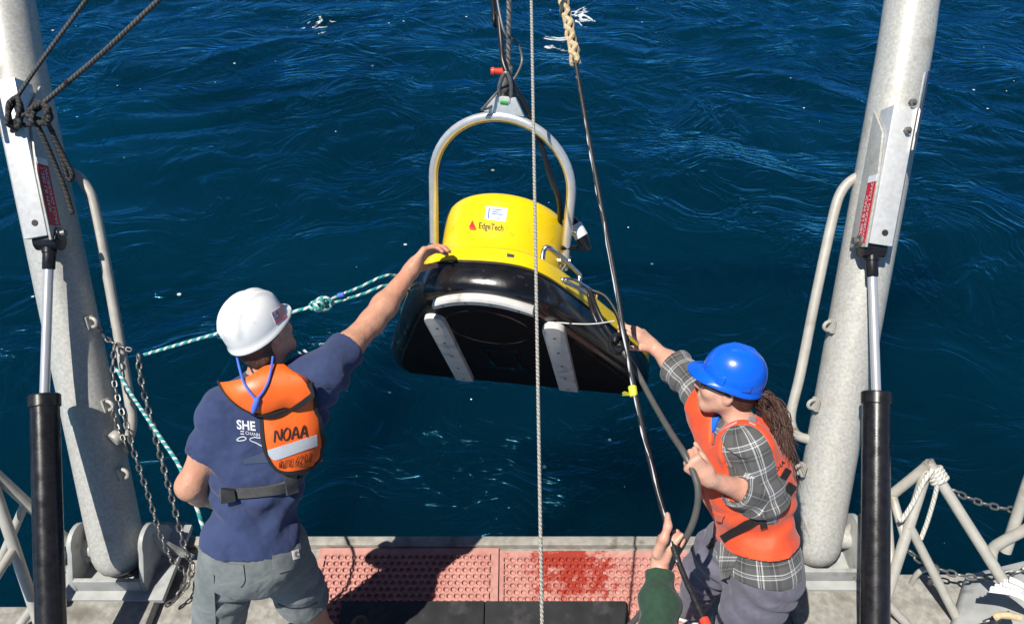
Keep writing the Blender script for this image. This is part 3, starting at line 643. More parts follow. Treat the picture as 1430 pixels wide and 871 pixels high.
# ------------------------------------------------------------------ chains
def chain(name, pts, pitch, r, label, group=None, sag=True, parent=None, n=12):
    P = np.array(curve(pts, n)); s = np.r_[0, np.cumsum(np.linalg.norm(np.diff(P, axis=0), axis=1))]; N = max(2, int(s[-1] / pitch)); mb = MB()
    for i in range(N):
        t = (i + .5) * pitch; c = np.array([np.interp(t, s, P[:, q]) for q in range(3)]); e = np.array([np.interp(min(t + .01, s[-1]), s, P[:, q]) for q in range(3)])
        D_ = unit(e - c); a = unit(np.cross(D_, V(.3, .8, .5))); b_ = np.cross(D_, a); 
        if i % 2: a, b_ = b_, -a
        ring = []; hl = pitch * .5; w_ = r * 2.1
        for q in range(14):
            th = 2*math.pi*q/14; ring.append(c + D_ * (math.copysign(hl * .45, math.cos(th)) * min(1, abs(math.cos(th))*3) + math.cos(th) * w_ * .9) + a * math.sin(th) * w_)
        mb.tube(ring, r, 6, closed=True)
    return tag(mb.build(name, M['chain'], None, True, 0, 60, False), label, 'chain', group)
J = at(192, 492, 3.42)
chain('steel_chain', [PE[0], at(146, 470, 3.48), at(165, 482, 3.45), J], .034, .0042, 'short steel chain from the top pad eye of the left leg to the blue-green line')
chain('steel_chain', [at(160, 480, 3.45), at(158, 520, 3.44), at(166, 560, 3.42), at(178, 598, 3.40), at(190, 640, 3.4), at(207, 690, 3.42), at(222, 740, 3.45), at(238, 778, 3.47), atz(258, 800, .075), atz(250, 830, .075), atz(228, 848, .075)], .034, .0045, 'long steel chain hanging down the left leg to the deck')
chain('steel_chain', [J + V(0,0,-.01), at(197, 530, 3.44), at(212, 590, 3.46), at(228, 650, 3.48), at(244, 710, 3.5), at(258, 765, 3.5), atz(268, 790, .09), atz(262, 815, .09), atz(240, 838, .09)], .036, .0052, 'steel chain hanging in the shade right of the long chain')
chain('steel_chain', [PE[1], at(162, 592, 3.44), at(172, 612, 3.42), at(180, 632, 3.42)], .03, .004, 'short steel chain at the pulley on the left leg')
chain('steel_chain', [atz(168, 792, .09), atz(185, 800, .09), atz(200, 792, .09), atz(190, 808, .10), atz(172, 806, .1)], .034, .0045, 'steel chain piled inside the left pivot bracket')
chain('steel_chain', [at(1328, 683, 3.25), at(1352, 695, 3.26), at(1385, 706, 3.27), at(1420, 711, 3.27), at(1460, 702, 3.26)], .040, .0055, 'upper steel chain slung between the right railings')
chain('steel_chain', [at(1268, 768, 3.36), at(1290, 785, 3.36), at(1330, 800, 3.35), at(1375, 806, 3.33), at(1425, 797, 3.3), at(1470, 785, 3.26)], .040, .0055, 'lower steel chain slung between the right railings')
chain('steel_chain', [at(1374, 868, 3.14), at(1395, 861, 3.13), at(1412, 852, 3.12)], .036, .005, 'short chain end under the white frayed bundle')
chain('steel_chain', [at(-20, 798, 3.3), at(0, 790, 3.3), at(20, 783, 3.3)], .03, .004, 'chain end hooked on the left railing')
pu = thing('pulley_block', at(168, 612, 3.42), 'small pale rope block hanging on the left frame leg', 'block')
c_ = at(164, 610, 3.44); mb = MB(); mb.lathe(c_ - V(.012,.02,0), (.5,.85,.1), [(.03,0),(.034,.006),(.034,.03),(.03,.036)], 20); mb.build('sheave', M['rail'], pu)
mb = MB(); mb.box(c_ + V(.02,-.0,-.06), V(.010,0,0), V(0,.010,0), V(.006,0,.05)); mb.build('hook', M['chain'], pu, True, .004)
# white rope at the right railing peak, and a frayed bundle
wr = thing('rope', AP, 'white rope wrapped round the peak of the right railing with two hanging tails', 'rope')
ax_ = unit(AR - AP); o_ = AP + ax_ * .03
for q in range(4):
    cc = o_ + ax_ * (.016 * q); n1 = unit(np.cross(ax_, V(0,0,1))); n2 = np.cross(ax_, n1)
    tube('wrap', [cc + (RT + .010) * (math.cos(t)*n1 + math.sin(t)*n2) for t in np.linspace(0, 2*math.pi, 20)[:-1]], .0095, M['whiterope'], wr, 8, True)
tube('tail', [at(1303, 655, 3.22), at(1290, 672, 3.22), at(1276, 700, 3.24), at(1262, 722, 3.26), at(1255, 727, 3.26)], .0105, M['whiterope'], wr, 8, n=6)
tube('tail', [at(1310, 668, 3.23), at(1306, 690, 3.25), at(1296, 725, 3.28), at(1286, 752, 3.3)], .0095, M['whiterope'], wr, 8, n=6)
fb = thing('frayed_bundle', at(1410, 850, 3.08), 'white frayed bundle of flat strips at the lower right corner', 'bundle')
for q in range(15):
    t = q / 14.; a = at(1448 - 6*t, 846 - 6*t, 3.02 + .02*t); b_ = at(1384 + 46*t*.55 + random.uniform(-3,3), 824 - 16*t + random.uniform(-2,2), 3.06 - .05*t + random.uniform(-.01,.01)); m_ = (a+b_)/2 + V(0,0,.03)
    G = []
    for p in curve([a, m_, b_], 5): s_ = V(.006,.010,.002); G.append([p - s_, p + s_])
    G = np.array(G); mb = MB(); mb.grid(G); mb.grid(G - V(0,0,.003)); mb.build('strip', M['white'], fb, False)
mb = MB(); mb.tube(curve([at(1388, 862, 3.06), at(1400, 858, 3.05), at(1425, 862, 3.04)], 6), .014, 10); mb.build('tie', M['beige'], fb)
# ------------------------------------------------------------------ yellow sonar towfish hanging from the lifting wire
FO = at(657, 408, 2.97); FN = tip(unit(V(-.185, -.51, .83))); FU = tip(V(1, .0, -.31)); FU = unit(FU - FN * FU.dot(FN)); FT = np.cross(FN, FU)
def fp(u, n, t): return FO + u*FU + n*FN + t*FT
tf = thing('towfish', fp(0, -1.1, 0), 'yellow and black sonar towfish hanging nose up, its black belly towards the deck', 'towfish')
half = [(0,0),(.10,-.006),(.19,-.03),(.265,-.085),(.330,-.175),(.415,-.33),(.53,-.56),(.635,-.78),(.675,-.93),(.665,-1.03),(.615,-1.085),(.50,-1.1),(.25,-1.102)]
hp = curve([V(a, b_, 0) for a, b_ in half], 5); hp = [p for p in hp]
out = [(-p[0], p[1]) for p in hp[:0:-1]] + [(p[0], p[1]) for p in hp]
out = np.array(out)
def off2(o, k):
    g = np.roll(o, -1, 0) - np.roll(o, 1, 0); g /= np.linalg.norm(g, axis=1)[:, None] + 1e-9; n = np.stack([-g[:, 1], g[:, 0]], 1)
    c = o.mean(0)
    if ((o - c) * n).sum() > 0: n = -n
    return o + n * k
def loft(levels, caps=(True, True)):
    mb = MB(); G = [[fp(q[0], q[1], t + (tilt * q[1])) for q in off2(out, k)] for t, k, tilt in levels]; mb.grid(G, cu=True); n = len(out)
    if caps[0]: mb.f.append(list(range(n))); mb.mi.append(0)
    if caps[1]: mb.f.append([(len(levels)-1)*n + i for i in range(n)]); mb.mi.append(0)
    return mb
shell = loft([(0,.06,0),(.004,.045,0),(.018,.018,0),(.045,.003,0),(.08,0,0),(.125,.002,0),(.150,.012,0)]).build('hull_shell', M['black'], tf, True, 0, 50)
cover = loft([(.1505,.018,0),(.153,.008,0),(.208,.008,0),(.224,.018,0),(.233,.04,0),(.238,.10,0)]).build('top_cover', M['yellow'], tf, True, 0, 50)
seam = loft([(.138,.003,0),(.145,.004,0),(.1495,.008,0)], (False, False)).build('rub_strip', M['rubber'], shell)
DC = -.345
def drum(prof, seg=56, sq=1.0):
    mb = MB(); G = [[fp(r*math.cos(2*math.pi*j/seg), DC + sq*r*math.sin(2*math.pi*j/seg), t) for j in range(seg)] for r, t in prof]; mb.grid(G, cu=True)
    mb.f.append([(len(prof)-1)*seg + j for j in range(seg)]); mb.mi.append(0); return mb
drm = drum([(.300,.20),(.300,.222),(.297,.236),(.287,.25),(.280,.27),(.280,.30),(.296,.47),(.295,.50),(.287,.518),(.270,.526)]).build('tower', M['yellow'], tf, True, 0, 60)
DB = bvh([np.array(v.co) + rootloc(drm) for v in drm.data.vertices], [list(p.vertices) for p in drm.data.polygons])
SB = bvh([np.array(v.co) + rootloc(shell) for v in shell.data.vertices], [list(p.vertices) for p in shell.data.polygons])
CB_ = bvh([np.array(v.co) + rootloc(cover) for v in cover.data.vertices], [list(p.vertices) for p in cover.data.polygons])
M['belly'] = mat('matt_black_belly', (.006,.006,.007), .6, 0, .3, 9, .2, 30, spec=.15)
# belly plates: a curved nose guard and two long skids, each with its screws
def skid(u0, n0, u1, n1, wd):
    a, b_ = V(u0, n0), V(u1, n1); d_ = unit(b_ - a); m_ = V(-d_[1], d_[0]); poly = []
    for t in np.linspace(math.pi, 0, 9): poly.append(a - d_ * (math.sin(t) * wd * .5) + m_ * math.cos(t) * wd * .5)
    poly += [b_ + m_ * wd * .5, b_ - m_ * wd * .5]
    mb = MB(); mb.prism([fp(p[0], p[1], .001) for p in poly], -FT * .032); s_ = mb.build('skid', M['skid'], tf, True, .006)
    L = np.linalg.norm(b_ - a)
    for q in (.08, .3, .52, .74, .95):
        for z in ((0,) if wd < .11 else (0,)):
            p = a + d_ * L * q + m_ * z; mb = MB(); mb.lathe(fp(p[0], p[1], -.0305), -FT, [(.007,0),(.0075,.0015),(.004,.002)], 10); mb.build('screw', M['chain'], s_)
bp_ = loft([(-.0008,.070,0),(-.006,.074,0)]); bp_.build('belly_panel', M['belly'], tf, True, 0, 40)
skid(-.225, -.265, -.272, -1.0, .095); skid(.305, -.27, .283, -1.0, .097)
mb = MB(); G = []
for t in np.linspace(-1, 1, 25):
    u = .215 * t + .03; n = -.030 - .078 * t * t; wv = .025 * (1 - .25 * abs(t)**6)
    G.append([fp(u, n + wv, -.002), fp(u, n + wv, -.026), fp(u, n + wv*.6, -.034), fp(u, n - wv*.6, -.034), fp(u, n - wv, -.026), fp(u, n - wv, .03)])
mb.grid(G, cu=True); n_ = 6; mb.f += [list(range(6)), [24*6 + i for i in range(6)]]; mb.mi += [0, 0]
ng = mb.build('nose_guard', M['skid'], tf, True, 0, 35)
for t in (-.75, -.25, .25, .75):
    u = .215*t + .03; n = -.030 - .078*t*t; mb = MB(); mb.lathe(fp(u, n, -.0335), -FT, [(.006,0),(.0065,.0012),(.003,.0018)], 10); mb.build('screw', M['chain'], ng)
# recessed transducer window ring and cross ribs on the belly
mb = MB(); mb.tube([fp(.19*math.cos(t), -.33 + .17*math.sin(t), -.002) for t in np.linspace(0, 2*math.pi, 49)[:-1]], .007, 8, closed=True); mb.build('belly_ring', M['black'], shell)
for n in (-.58, -.80): mb = MB(); mb.box(fp(0, n, -.004), FU*.10, FN*.012, FT*.006); mb.build('belly_rib', M['black'], shell, True, .003)
for u in (-.07, .07): mb = MB(); mb.box(fp(u, -.69, -.004), FU*.010, FN*.095, FT*.006); mb.build('belly_rib', M['black'], shell, True, .003)
# label and lettering on the tower
lb, _ = sheet('label', DB, rows([(679,288),(677,306)], [(709,291),(706,310)], 8, 8), .002, .0015, M['paper'], drm)
for i in range(5): sheet('label_line', DB, strip([(687 + (i > 2)*2, 292.5 + i*3.1), (701 - 3*(i % 2) - (i > 2)*2, 294.0 + i*3.1)], 1.3 if i < 3 else .7, 8, 2), .0032, .001, M['bluecord'], lb)
sheet('label_line', DB, strip([(683.5,290.5),(682.2,305)], 1.8, 8, 2), .0032, .001, M['bluecord'], lb)
textpx('lettering', 'EdgeTech', DB, (668, 319), (8.9, 1.0), (-.6, -12.5), M['ink'], drm, .002, shear=.22, bold=.012)
lm = MB()
for poly in ([(655,318),(660,307.5),(665,319)], [(657,321),(664.5,321.5),(666,319.5),(655.5,318.8)]):
    pts = []
    for q in poly: p, n = cast(DB, *q); pts.append(p + n*.0022)
    lm.add(pts, [list(range(len(pts)))])
lm.build('emblem', M['red'], drm, False, recalc=False)
mb, _ = sheet('patch', CB_, rows([(708,354),(708,359)], [(718,356),(717.5,360)], 4, 5), .003, .002, M['steel'], cover)
# lifting bail
P1, P2 = fp(-.315, DC + .05, .33), fp(.300, DC + .05, .33); mid = (P1 + P2) / 2; TOPB = at(704, 163, 3.0)
bu = unit(TOPB - mid); bs = unit((P2 - P1) - bu * (P2 - P1).dot(bu)); hw = np.linalg.norm(P2 - P1) / 2; hh_ = np.linalg.norm(TOPB - mid)
def arch(hw, top): return [mid - bs*hw + bu*q for q in np.linspace(-.0, top - hw, 6)[:-1]] + [mid + bu*(top - hw) + hw*(-math.cos(t)*bs + math.sin(t)*bu) for t in np.linspace(0, math.pi, 28)] + [mid + bs*hw + bu*q for q in np.linspace(top - hw, 0, 6)[1:]]
bail = tube('lifting_bail', arch(hw, hh_), .0180, M['hoop'], tf, 14)
tube('bail_liner', [p - (0) for p in arch(hw - .0190, hh_ - .0190)], .0045, M['gold'], bail, 10)
for s_, P in ((-1, P1), (1, P2)):
    mb = MB(); mb.lathe(P - FU*.03, FU, [(.024,0),(.024,.06)], 14); mb.build('pivot_bolt', M['steel'], tf)
    for q in (-.018, .018): tube('stay_rod', [P + bs*q, fp(s_*.30, DC + .10 + q*3, .19)], .0075, M['steel'], tf, 10)
g = unit(np.cross(bs, bu)); tp = mid + bu*(hh_ + .012)
mb = MB(); mb.prism([tp - bs*.085 + g*.008, tp + bs*.085 + g*.008, tp + bs*.045 + bu*.07 + g*.008, tp - bs*.045 + bu*.07 + g*.008], -g*.016); mb.build('lifting_lug', M['alu'], bail, True, .003)
# handle, beacon and side fittings
hpts = [fp(.245, -.115, .19), fp(.245, -.10, .27), fp(.275, -.12, .285), fp(.36, -.30, .285), fp(.372, -.33, .27), fp(.372, -.335, .185)]
tube('grab_handle', hpts, .012, M['steel'], tf, 12, n=6)
hpts = [fp(-.245, -.115, .19), fp(-.245, -.10, .25), fp(-.275, -.12, .265), fp(-.36, -.30, .265), fp(-.372, -.33, .25), fp(-.372, -.335, .185)]
tube('grab_handle', hpts, .012, M['steel'], tf, 12, n=6)
b0 = at(800, 310, 3.26); b1 = at(821, 345, 3.26); bd_ = unit(b1 - b0); bl = np.linalg.norm(b1 - b0)
bc = MB(); bc.lathe(b0, bd_, [(.012,-.02),(.024,-.012),(.026,0),(.026,bl*.12)], 18); bc.build('beacon_cap', M['black'], tf)
bc = MB(); bc.lathe(b0, bd_, [(.030,bl*.12),(.031,bl*.14),(.031,bl*.58),(.030,bl*.60)], 18); bc.build('beacon_body', M['white'], tf)
bc = MB(); bc.lathe(b0, bd_, [(.031,bl*.60),(.030,bl*.72),(.014,bl*.95),(.016,bl*1.08)], 18); bc.build('beacon_tail', M['black'], tf)
tube('beacon_arm', [at(783, 346, 3.24), at(800, 346, 3.25), at(822, 347, 3.26)], .011, M['black'], tf, 10)
tube('beacon_strut', [at(793, 322, 3.2), at(806, 325, 3.25)], .008, M['steel'], tf, 8)
for u, n in ((.45, -.42), (.53, -.62)):                          # yellow side ribs standing on the cover edge
    mb = MB(); mb.box(fp(u - .04, n, .195), unit(FU*.6 - FN*.8)*.05, unit(FU*.8 + FN*.6)*.008, FT*.025); mb.build('cover_rib', M['yellow'], cover, True, .004)
tube('gold_pin', [fp(.43, -.50, .17), fp(.44, -.46, .28)], .005, M['gold'], tf, 8)
ca = thing('carabiner', at(805, 398, 3.1), 'polished steel snap hook clipped to the right side of the towfish', 'snap hook')
q0, q1, q2, q3 = at(784,388,3.07), at(805,392,3.08), at(829,408,3.12), at(806,403,3.10)
tube('hook_body', curve([q0, q1, q2, at(822,413,3.12), q3, at(787,394,3.08)], 6), .0055, M['steel'], ca, 8, True)
tube('gate', [at(790,391,3.06), at(822,409,3.10)], .0045, M['steel'], ca, 8)
# ------------------------------------------------------------------ lifting wire, shackle, umbilical
HEAD = V(.02, tops[0][1] - .1, tops[0][2] - .1)
EYE = tp + bu*.055
w1 = at(710, 112, 2.99); w2 = at(711, 0, 2.86); wd_ = w2 + (w2 - w1) * .2
lw = tag(tube('lifting_wire', [w1, (w1+w2)/2, w2, (w2 + HEAD)/2, HEAD], .0105, M['steelwire'], None, 10, n=6), 'grey steel lifting wire from the frame head to the towfish shackle', 'wire')
sh = thing('shackle', EYE, 'steel shackle and swivel with a red pin on top of the towfish bail', 'shackle')
tube('bow', [EYE + bs*.022 - bu*.01, EYE + bs*.024 + bu*.06, EYE + bu*.11, EYE - bs*.024 + bu*.06, EYE - bs*.022 - bu*.01], .0085, M['chain'], sh, 10, n=6)
mb = MB(); mb.lathe(EYE - bs*.016 - bu*.006, bs, [(.013,0),(.013,.032)], 12); mb.build('shackle_pin', mat('green_paint', (.05,.32,.08), .5), sh)
sw = at(706, 118, 2.99); mb = MB(); mb.lathe(sw - bu*.05, bu, [(.012,0),(.022,.012),(.024,.05),(.016,.07),(.014,.09)], 16); mb.build('swivel', M['chain'], sh)
mb = MB(); c_ = at(701, 100, 2.97); mb.lathe(c_, V(-1,-.05,.05), [(.022,-.02),(.024,0),(.013,.002),(.012,.03),(.016,.032),(.014,.045)], 14); mb.build('release_pin', M['redp'], sh)
mb = MB(); mb.lathe(at(708, 100, 2.985), V(-1,-.05,.05), [(.026,-.02),(.03,-.01),(.03,.012),(.026,.02)], 16); mb.build('release_body', M['chain'], sh)
um = tag(tube('umbilical_cable', [HEAD + V(-.1,0,.0), at(688, -40, 3.02), at(696, 20, 2.98), at(700, 60, 2.96), at(703, 88, 2.94), at(716, 118, 2.94), at(735, 150, 2.98), at(752, 190, 3.04), at(768, 245, 3.12), at(782, 290, 3.2), fp(.20, DC - .22, .50)], .0115, M['cable'], None, 10, n=8), 'thick black data cable looping from the wire down behind the bail', 'cable')
tag(tube('signal_cable', [at(690, -30, 2.97), at(698, 20, 2.95), at(706, 48, 2.95), at(722, 60, 2.97), at(729, 82, 2.98), at(724, 100, 2.97), at(712, 118, 2.96), at(700, 124, 2.95), at(688, 136, 2.94), at(676, 150, 2.95), at(673, 153, 2.96), at(684, 150, 2.98), at(700, 136, 2.99), at(707, 128, 3.0)], .0052, M['greycable'], None, 8, n=8), 'thin grey cable looped beside the shackle above the bail', 'cable')
# ------------------------------------------------------------------ running lines
a, b_ = at(742, 0, 2.95), at(757, 871, 2.32); dn = b_ + (b_ - a) * ((b_[2] - .02) / (a[2] - b_[2])); upx = a + (a - b_) * .9
tag(tube('deck_line', [upx + (dn - upx) * t for t in np.linspace(0, 1, 40)], .0060, M['wire'], None, 10), 'thin off-white twisted line running taut down the middle of the picture', 'rope')
tl = thing('tow_line', at(930, 740, 2.40), 'black plastic-covered tow line with beige braided top, gripped by the green-sleeved hand', 'rope')
TL = [at(770, -60, 3.30), at(786, 0, 3.25), at(796, 45, 3.21), at(805, 95, 3.17), at(817, 165, 3.10), at(838, 280, 3.0), at(858, 385, 2.91), at(872, 470, 2.83), at(889, 560, 2.73), at(907, 640, 2.6), at(927, 718, 2.44), at(948, 785, 2.33), at(972, 840, 2.23), at(990, 880, 2.16), at(1010, 925, 2.08)]
P = np.array(curve(TL, 10)); rr_ = .0100 + .0013 * vnoise(np.stack([np.arange(len(P))*.9, np.zeros(len(P)), np.zeros(len(P))], 1), 8)
mb = MB(); mb.tube(P[28:-14], list(rr_[28:-14]), 12)
core = mb.build('covered_rope', M['towrope'], tl)
# broken pale strip on the camera side: painted glints of the black plastic
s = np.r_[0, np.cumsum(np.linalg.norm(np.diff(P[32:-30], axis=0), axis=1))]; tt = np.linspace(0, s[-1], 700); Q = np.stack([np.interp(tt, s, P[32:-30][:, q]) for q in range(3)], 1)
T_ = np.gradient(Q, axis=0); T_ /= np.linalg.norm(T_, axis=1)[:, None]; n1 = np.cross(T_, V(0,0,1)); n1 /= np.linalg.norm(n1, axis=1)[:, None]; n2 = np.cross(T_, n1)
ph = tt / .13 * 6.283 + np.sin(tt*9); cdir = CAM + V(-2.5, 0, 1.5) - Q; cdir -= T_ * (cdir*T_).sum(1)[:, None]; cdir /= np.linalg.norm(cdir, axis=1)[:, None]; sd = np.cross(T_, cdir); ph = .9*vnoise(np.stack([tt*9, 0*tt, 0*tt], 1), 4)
wrap = Q + .0090 * (np.cos(ph)[:, None]*cdir + np.sin(ph)[:, None]*sd)  # course of the painted glint strip
tube('glint_strip', wrap, list(np.clip(.0015 + .0022*vnoise(np.stack([tt*26, 0*tt+3, 0*tt], 1), 6), .0003, .0034)), mat('pale_glint', (.62,.63,.66), .25), core, 6)
up = P[:30]; s = np.r_[0, np.cumsum(np.linalg.norm(np.diff(up, axis=0), axis=1))]; tt = np.linspace(0, s[-1], 160); Q = np.stack([np.interp(tt, s, up[:, q]) for q in range(3)], 1)
T_ = np.gradient(Q, axis=0); T_ /= np.linalg.norm(T_, axis=1)[:, None]; n1 = np.cross(T_, V(0,0,1)); n1 /= np.linalg.norm(n1, axis=1)[:, None]; n2 = np.cross(T_, n1)
for q in range(4):
    ph = tt / .12 * 6.283 * (1 if q % 2 else -1) + q * 1.6; rad = .014 + .003 * np.sin(tt / .06 * 6.283 + q)
    tube('splice_strand', Q + rad[:, None] * (np.cos(ph)[:, None]*n1 + np.sin(ph)[:, None]*n2), .0105, M['beige'], tl, 7)
tube('splice_core', Q, .012, M['cable'], tl, 8)
mb = MB(); c_ = at(884, 546, 2.75); d_ = unit(P[75] - P[72]); mb.lathe(c_ - d_*.02, d_, [(.014,0),(.0165,.004),(.016,.036),(.014,.04)], 10); mb.build('tape_flag', M['tape'], tl)
mb = MB(); mb.prism([c_ + V(-.01,-.012,.0), c_ + V(-.035,-.014,.012), c_ + V(-.042,-.012,.0), c_ + V(-.034,-.012,-.006), c_ + V(-.04,-.01,-.014), c_ + V(-.008,-.012,-.01)], V(0,.002,0)); mb.build('tape_tail', M['tape'], tl, False)
mb = MB(); mb.tube(curve([at(983, 864, 2.185), at(992, 884, 2.15), at(1012, 930, 2.07)], 4), .0155, 12); mb.build('red_sleeve', M['redp'], tl)
# teal tag line: fish to chain, then down behind the man's arm
K = at(452, 424, 3.12)
FA = fp(-.40, -.42, .19)
tg = thing('tag_line', K, 'teal and white flecked tag line with a bowline, running behind the white hard hat', 'rope')
tube('standing_part', [FA, at(548, 384, 3.24), at(500, 402, 3.18), K + V(.01,0,.012)], .0068, M['tealrope'], tg, 8, n=8)
tube('standing_part', [FA + V(0,0,-.02), at(545, 398, 3.22), at(505, 411, 3.17), K + V(.01,0,-.008)], .0068, M['tealrope'], tg, 8, n=8)
tube('tail_part', [K, at(400, 438, 3.15), at(330, 458, 3.2), at(260, 478, 3.3), at(202, 495, 3.40)], .0078, M['tealrope'], tg, 8, n=8)
for dx, ry, rx in ((0, 9, 11), (-8, 8, 7), (-13, 6, 9)):
    tube('bowline_turn', [at(452 + dx*.8 + rx*math.cos(t), 424 - dx*.25 + ry*math.sin(t), 3.11 + .02*math.sin(2*t)) for t in np.linspace(0, 2*math.pi, 15)[:-1]], .0068, M['tealrope'], tg, 8, True, n=0)
tube('blue_whipping', [at(472, 413, 3.13), at(480, 411, 3.13)], .011, M['bluecord'], tg, 10)
tg2 = tag(tube('tag_line', [at(163, 515, 3.40), at(180, 545, 3.30), at(200, 575, 3.15), at(225, 612, 2.98), at(248, 646, 2.83), at(262, 678, 2.76), at(272, 700, 2.74), at(283, 735, 2.74), at(292, 775, 2.76), at(296, 830, 2.9), atz(305, 905, .07)], .0075, M['tealrope'], None, 8, n=8), 'teal and white line running down from the chain past the bare left elbow', 'rope')
# black rigging ropes knotted on the left bracket
br = thing('rigging_rope', at(60, 160, 3.2), 'two black ropes knotted on the left bracket and running up to the top left', 'rope')
ctr, D_, F_, S_, hl = brk[0]
f0 = at(22, 138, 3.19); f1 = at(62, 143, 3.17)
tube('standing_part', [f0, at(60, 82, 3.15), at(122, -2, 3.1), at(190, -95, 3.05)], .0085, M['greyrope'], br, 9, n=6)
tube('standing_part', [f1, at(96, 114, 3.15), at(150, 68, 3.1), at(222, 0, 3.05), at(330, -100, 2.95)], .0105, M['greyrope'], br, 9, n=6)
tube('seizing', [at(92, 117, 3.152), at(97, 113, 3.148)], .0125, M['cable'], br, 10)
def knot(cx, cy, d0, sx, sy, nn, seed, r=.011):
    rg = random.Random(seed)
    for q in range(nn):
        a0 = rg.random()*3; pts = [at(cx + sx*(rg.uniform(.65,1))*math.cos(t + a0) + rg.uniform(-3,3), cy + sy*(rg.uniform(.65,1))*math.sin(t + a0) + rg.uniform(-3,3), d0 + .022*math.sin(2*t + q*2.1) - .006*q) for t in np.linspace(0, 2*math.pi, 9)[:-1]]
        tube('knot_turn', curve(pts + [pts[0]], 5)[:-1], r, M['blackrope'], br, 9, True)
knot(20, 160, 3.17, 10, 26, 3, 3, .0105); knot(56, 160, 3.16, 16, 15, 4, 8, .0115); knot(40, 168, 3.17, 22, 6, 1, 5, .010)
tube('tail', [at(50, 170, 3.16), at(62, 195, 3.18), at(78, 232, 3.22), at(90, 262, 3.24), at(97, 285, 3.25), at(101, 298, 3.25)], .0105, M['blackrope'], br, 9, n=6)
tube('tail', [at(66, 170, 3.16), at(80, 200, 3.2), at(94, 228, 3.23), at(101, 243, 3.24), at(99, 251, 3.25), at(94, 248, 3.25), at(88, 228, 3.24), at(72, 180, 3.2)], .0100, M['blackrope'], br, 9, n=6)
# black stopper line from the snap hook to the knot, grey tether on to the woman's hands
bl_ = thing('stopper_line', at(850, 450, 3.05), 'black stopper line with a knot on the right flank of the towfish', 'rope')
KN = at(864, 482, 2.98)
tube('strand', [at(825, 408, 3.1), at(832, 428, 3.04), at(845, 455, 3.0), KN], .0095, M['cable'], bl_, 9, n=7)
tube('strand', [at(822, 411, 3.1), at(828, 436, 3.04), at(840, 462, 3.01), KN + V(-.01,0,-.02)], .0095, M['cable'], bl_, 9, n=7)
tube('strand', [at(828, 406, 3.1), at(846, 415, 3.08), at(862, 440, 3.04), at(868, 466, 3.0), KN], .0085, M['cable'], bl_, 9, n=7)
for q in range(4):
    pts = [at(864 + (12 - q)*math.cos(t) + q, 480 + (13 - 2*q)*math.sin(t) - q*2, 2.97 + .018*math.sin(2*t + q*1.4)) for t in np.linspace(0, 2*math.pi, 13)[:-1]]
    tube('knot_turn', pts, .0098, M['cable'], bl_, 9, True)
tube('cable_tie', [at(858, 448, 2.985), at(830, 452, 2.98), at(803, 452, 3.0), at(777, 450, 3.02)], .0026, M['skid'], bl_, 6, n=5)
GH = at(955, 632, 2.50)
tag(tube('tether_cable', [KN, at(884, 510, 2.93), at(910, 558, 2.8), at(936, 603, 2.62), GH, at(970, 664, 2.47), at(975, 690, 2.46), at(970, 722, 2.47), at(957, 752, 2.50), at(941, 780, 2.55), at(925, 812, 2.62), at(905, 842, 2.72), at(884, 868, 2.82), at(860, 890, 2.9)], .0115, M['greycable'], None, 10, n=8), 'thick grey tether cable running from the towfish knot through the woman\'s left hand', 'cable')
# ------------------------------------------------------------------ people
def axes(f, u): f = unit(f); u = unit(np.asarray(u) - f * np.dot(u, f)); return f, np.cross(u, f), u      # forward, left, up
def head(S, c, f, l, u, sc=1.0, fem=False):
    A = [f, l, u]; g = lambda a, b_, d_: c + sc*(a*f + b_*l + d_*u)
    S.ell(g(-.012, 0, .03), (.097*sc, .076*sc, .090*sc), A, .02)
    S.ell(g(.03, 0, -.035), (.062*sc, .060*sc, .078*sc), A, .03)
    S.cone(g(.052, .012, -.098), g(.052, -.012, -.098), .022*sc, .022*sc, .025)
    for s_ in (-1, 1):
        S.cone(g(-.005, .052*s_, -.05), g(.045, .022*s_, -.095), .020*sc, .019*sc, .03)        # jaw
        S.ell(g(.058, .042*s_, -.028), (.022*sc, .022*sc, .02*sc), A, .025)                     # cheek
        S.ell(g(.083, .032*s_, .006), (.014*sc, .017*sc, .011*sc), A, .012, 's')                # eye socket
        S.ell(g(.070, .031*s_, .006), (.012*sc, .013*sc, .012*sc), A, .004)                     # eyeball
        S.ell(g(-.012, .076*s_, -.008), (.019*sc, .008*sc, .032*sc), A, .008)                   # ear
        S.ell(g(-.008, .084*s_, -.006), (.010*sc, .006*sc, .019*sc), A, .006, 's')
        S.cone(g(.096, .008*s_, -.036), g(.098, .004*s_, -.036), .008*sc, .008*sc, .01)         # nostril wings
    S.cone(g(.078, 0, .022), g(.107, 0, -.030), .009*sc, .0125*sc, .012)                         # nose
    S.cone(g(.078, -.03, .026), g(.078, .03, .026), .011*sc, .011*sc, .02)                      # brow
    S.cone(g(.086, -.018, -.062), g(.086, .018, -.062), .007*sc, .007*sc, .009); S.cone(g(.083, -.015, -.074), g(.083, .015, -.074), .008*sc, .008*sc, .009)
